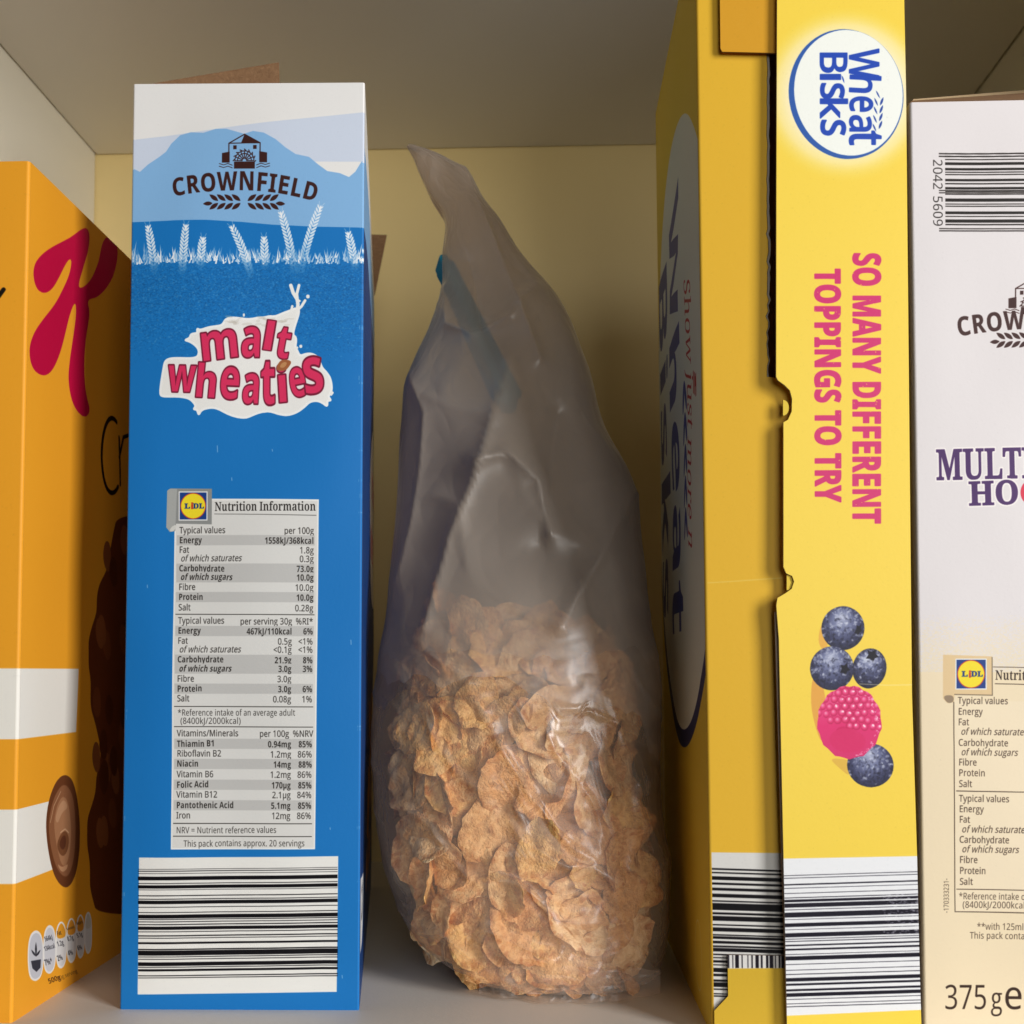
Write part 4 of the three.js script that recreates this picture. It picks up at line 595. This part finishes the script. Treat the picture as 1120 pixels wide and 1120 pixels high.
  const flakeGeo = (sd) => {                                  // a curled, blistered, uneven disc with thickness
    const R = 10, S = 32, p = [], uv = [], ix = [], curl = 0.25 + 0.75 * Math.abs(N3(sd * 3.1, 1, 2)) * 1.6, el = 0.68 + 0.3 * Math.abs(N3(sd * 7.7, 2, 1)), dir = sd * 1.7;
    for (const side of [1, -1]) for (let r = 0; r <= R; r++) for (let k = 0; k <= S; k++) {
      const a = k / S * 6.2832, ca = Math.cos(a), sa = Math.sin(a), rim = 1 + 0.24 * N3(ca * 1.3 + sd * 5, sa * 1.3, sd) + 0.10 * N3(ca * 3.1, sa * 3.1, sd * 2 + 4) + 0.06 * N3(ca * 8, sa * 8, sd);
      const q = r / R, x = ca * q * rim, y = sa * q * rim * el, w = x * Math.cos(dir) + y * Math.sin(dir);
      const h = curl * w * w * 0.55 + 0.17 * N3(x * 1.6 + sd * 9, y * 1.6, sd) + 0.08 * N3(x * 3.6, y * 3.6, sd * 3) + 0.03 * N3(x * 8, y * 8, sd) - 0.15;
      const th = 0.055 * (1 - Math.pow(q, 5) * 0.75);
      p.push(x, y, h + side * th); uv.push(x * 0.46 + 0.5, y * 0.46 + 0.5);
      if (r < R && k < S) { const o = side > 0 ? 0 : (R + 1) * (S + 1), i = o + r * (S + 1) + k, j = i + S + 1; if (side > 0) ix.push(i, j, i + 1, i + 1, j, j + 1); else ix.push(i, i + 1, j, i + 1, j + 1, j); }
    }
    const o = (R + 1) * (S + 1); for (let k = 0; k < S; k++) { const i = R * (S + 1) + k; ix.push(i, o + i, i + 1, i + 1, o + i, o + i + 1); }
    const gg = new THREE.BufferGeometry(); gg.setAttribute('position', new THREE.Float32BufferAttribute(p, 3)); gg.setAttribute('uv', new THREE.Float32BufferAttribute(uv, 2)); gg.setIndex(ix); gg.computeVertexNormals(); gg.scale(0.0105, 0.0105, 0.0105); return gg;
  };
  const geos = Array.from({ length: 20 }, (_, i) => flakeGeo(1.37 + i * 2.13));
  const UPV = V(0, 0, 1);
  const place = (s, th, inset, tilt) => {
    const p = bagPoint(s, th, inset), a = bagPoint(s, th + 0.05, inset), b = bagPoint(Math.min(1, s + 0.01), th, inset);
    const n = V(Math.cos(th) * 0.8, 0.1, Math.sin(th)).normalize(); n.add(V(rr(-1, 1), rr(-1, 1), rr(-1, 1)).multiplyScalar(tilt)).normalize(); if (n.z < 0.1 && Math.sin(th) > 0) n.z = 0.2; n.normalize();
    const q = new THREE.Quaternion().setFromUnitVectors(UPV, n).multiply(new THREE.Quaternion().setFromAxisAngle(UPV, rnd() * 6.3)); return [p, q];
  };
  const tops = (th) => 0.605 + 0.022 * Math.cos(th) + 0.012 * N3(Math.cos(th) * 4, 2, 6);
  // each flake that shows is a thing; jittered rows over the front of the bag, two layers deep
  let count = 0;
  for (const [layer, cols, rows] of [[0, 13, 15], [1, 9, 11]]) for (let j = 0; j < rows; j++) for (let i = 0; i < cols; i++) {
    const th = lerp(0.02, Math.PI - 0.02, (i + 0.5 * (j % 2) + rr(0.05, 0.75)) / cols), s0 = tops(th), s = lerp(s0, 0.985, (j + rr(0, 0.9)) / rows), low = s > 0.9 ? 0.8 : 1, size = (rnd() < 0.25 ? rr(0.5, 0.75) : rr(0.9, 1.4)) * low;
    const [p, q] = place(s, th, 0.0060 + 0.005 * sm(0.88, 0.97, s) + 0.005 * (1 - sm(0.62, 0.70, s)) + 0.004 * sm(0.75, 1, Math.abs(Math.cos(th))) + layer * 0.0050 + rr(0, 0.0025), layer ? 0.6 : 0.34);
    const m = new THREE.Mesh(geos[Math.floor(rnd() * geos.length)], mats[Math.floor(rnd() * mats.length)]); m.position.copy(p); m.position.y = Math.max(0.011 * size, p.y); m.quaternion.copy(q); m.scale.set(size, size, size * rr(0.8, 1.3)); m.castShadow = m.receiveShadow = true;
    m.name = named('corn_flake'); m.userData = { label: 'pale golden corn flake inside the plastic bag', category: 'corn flake', group: 'corn flakes in the plastic bag' }; scene.add(m); count++;
  }
  const heap = [];
  for (let i = 0; i < 330; i++) {
    const th = rnd() * 6.283, s = lerp(tops(th) + 0.03, 0.985, rnd()), [p, q] = place(s, th, Math.sin(th) > -0.1 ? rr(0.015, 0.030) : rr(0.012, 0.034), 1.0), k = rr(0.7, 1.2);
    const g2 = geos[i % geos.length].clone(); g2.applyMatrix4(new THREE.Matrix4().compose(V(p.x, Math.max(0.011, p.y), p.z), q, V(k, k, k))); heap.push(g2);
  }
  const hm = part('corn_flake_heap', mergeGeometries(heap), mats[1], scene); hm.userData = { kind: 'stuff', label: 'corn flakes filling the inside and back of the plastic bag', category: 'corn flakes' };
  // crumbs caught in the seam
  for (let i = 0; i < 5; i++) { const m = new THREE.Mesh(geos[i], mats[i % 5]); const p = onFloor([585, 628, 652, 690, 560][i], [1092, 1094, 1096, 1090, 1088][i]); m.position.set(p.x, 0.0042, p.z - 0.004); m.rotation.set(-1.2, 0.3 * i, i); m.scale.setScalar([0.55, 0.6, 0.5, 0.6, 0.45][i]); m.castShadow = m.receiveShadow = true; m.name = named('corn_flake'); m.userData = { label: 'small corn flake lying in the bottom seam of the bag', category: 'corn flake', group: 'flakes in the bottom seam' }; scene.add(m); }
}
renderer.render(scene, camera);
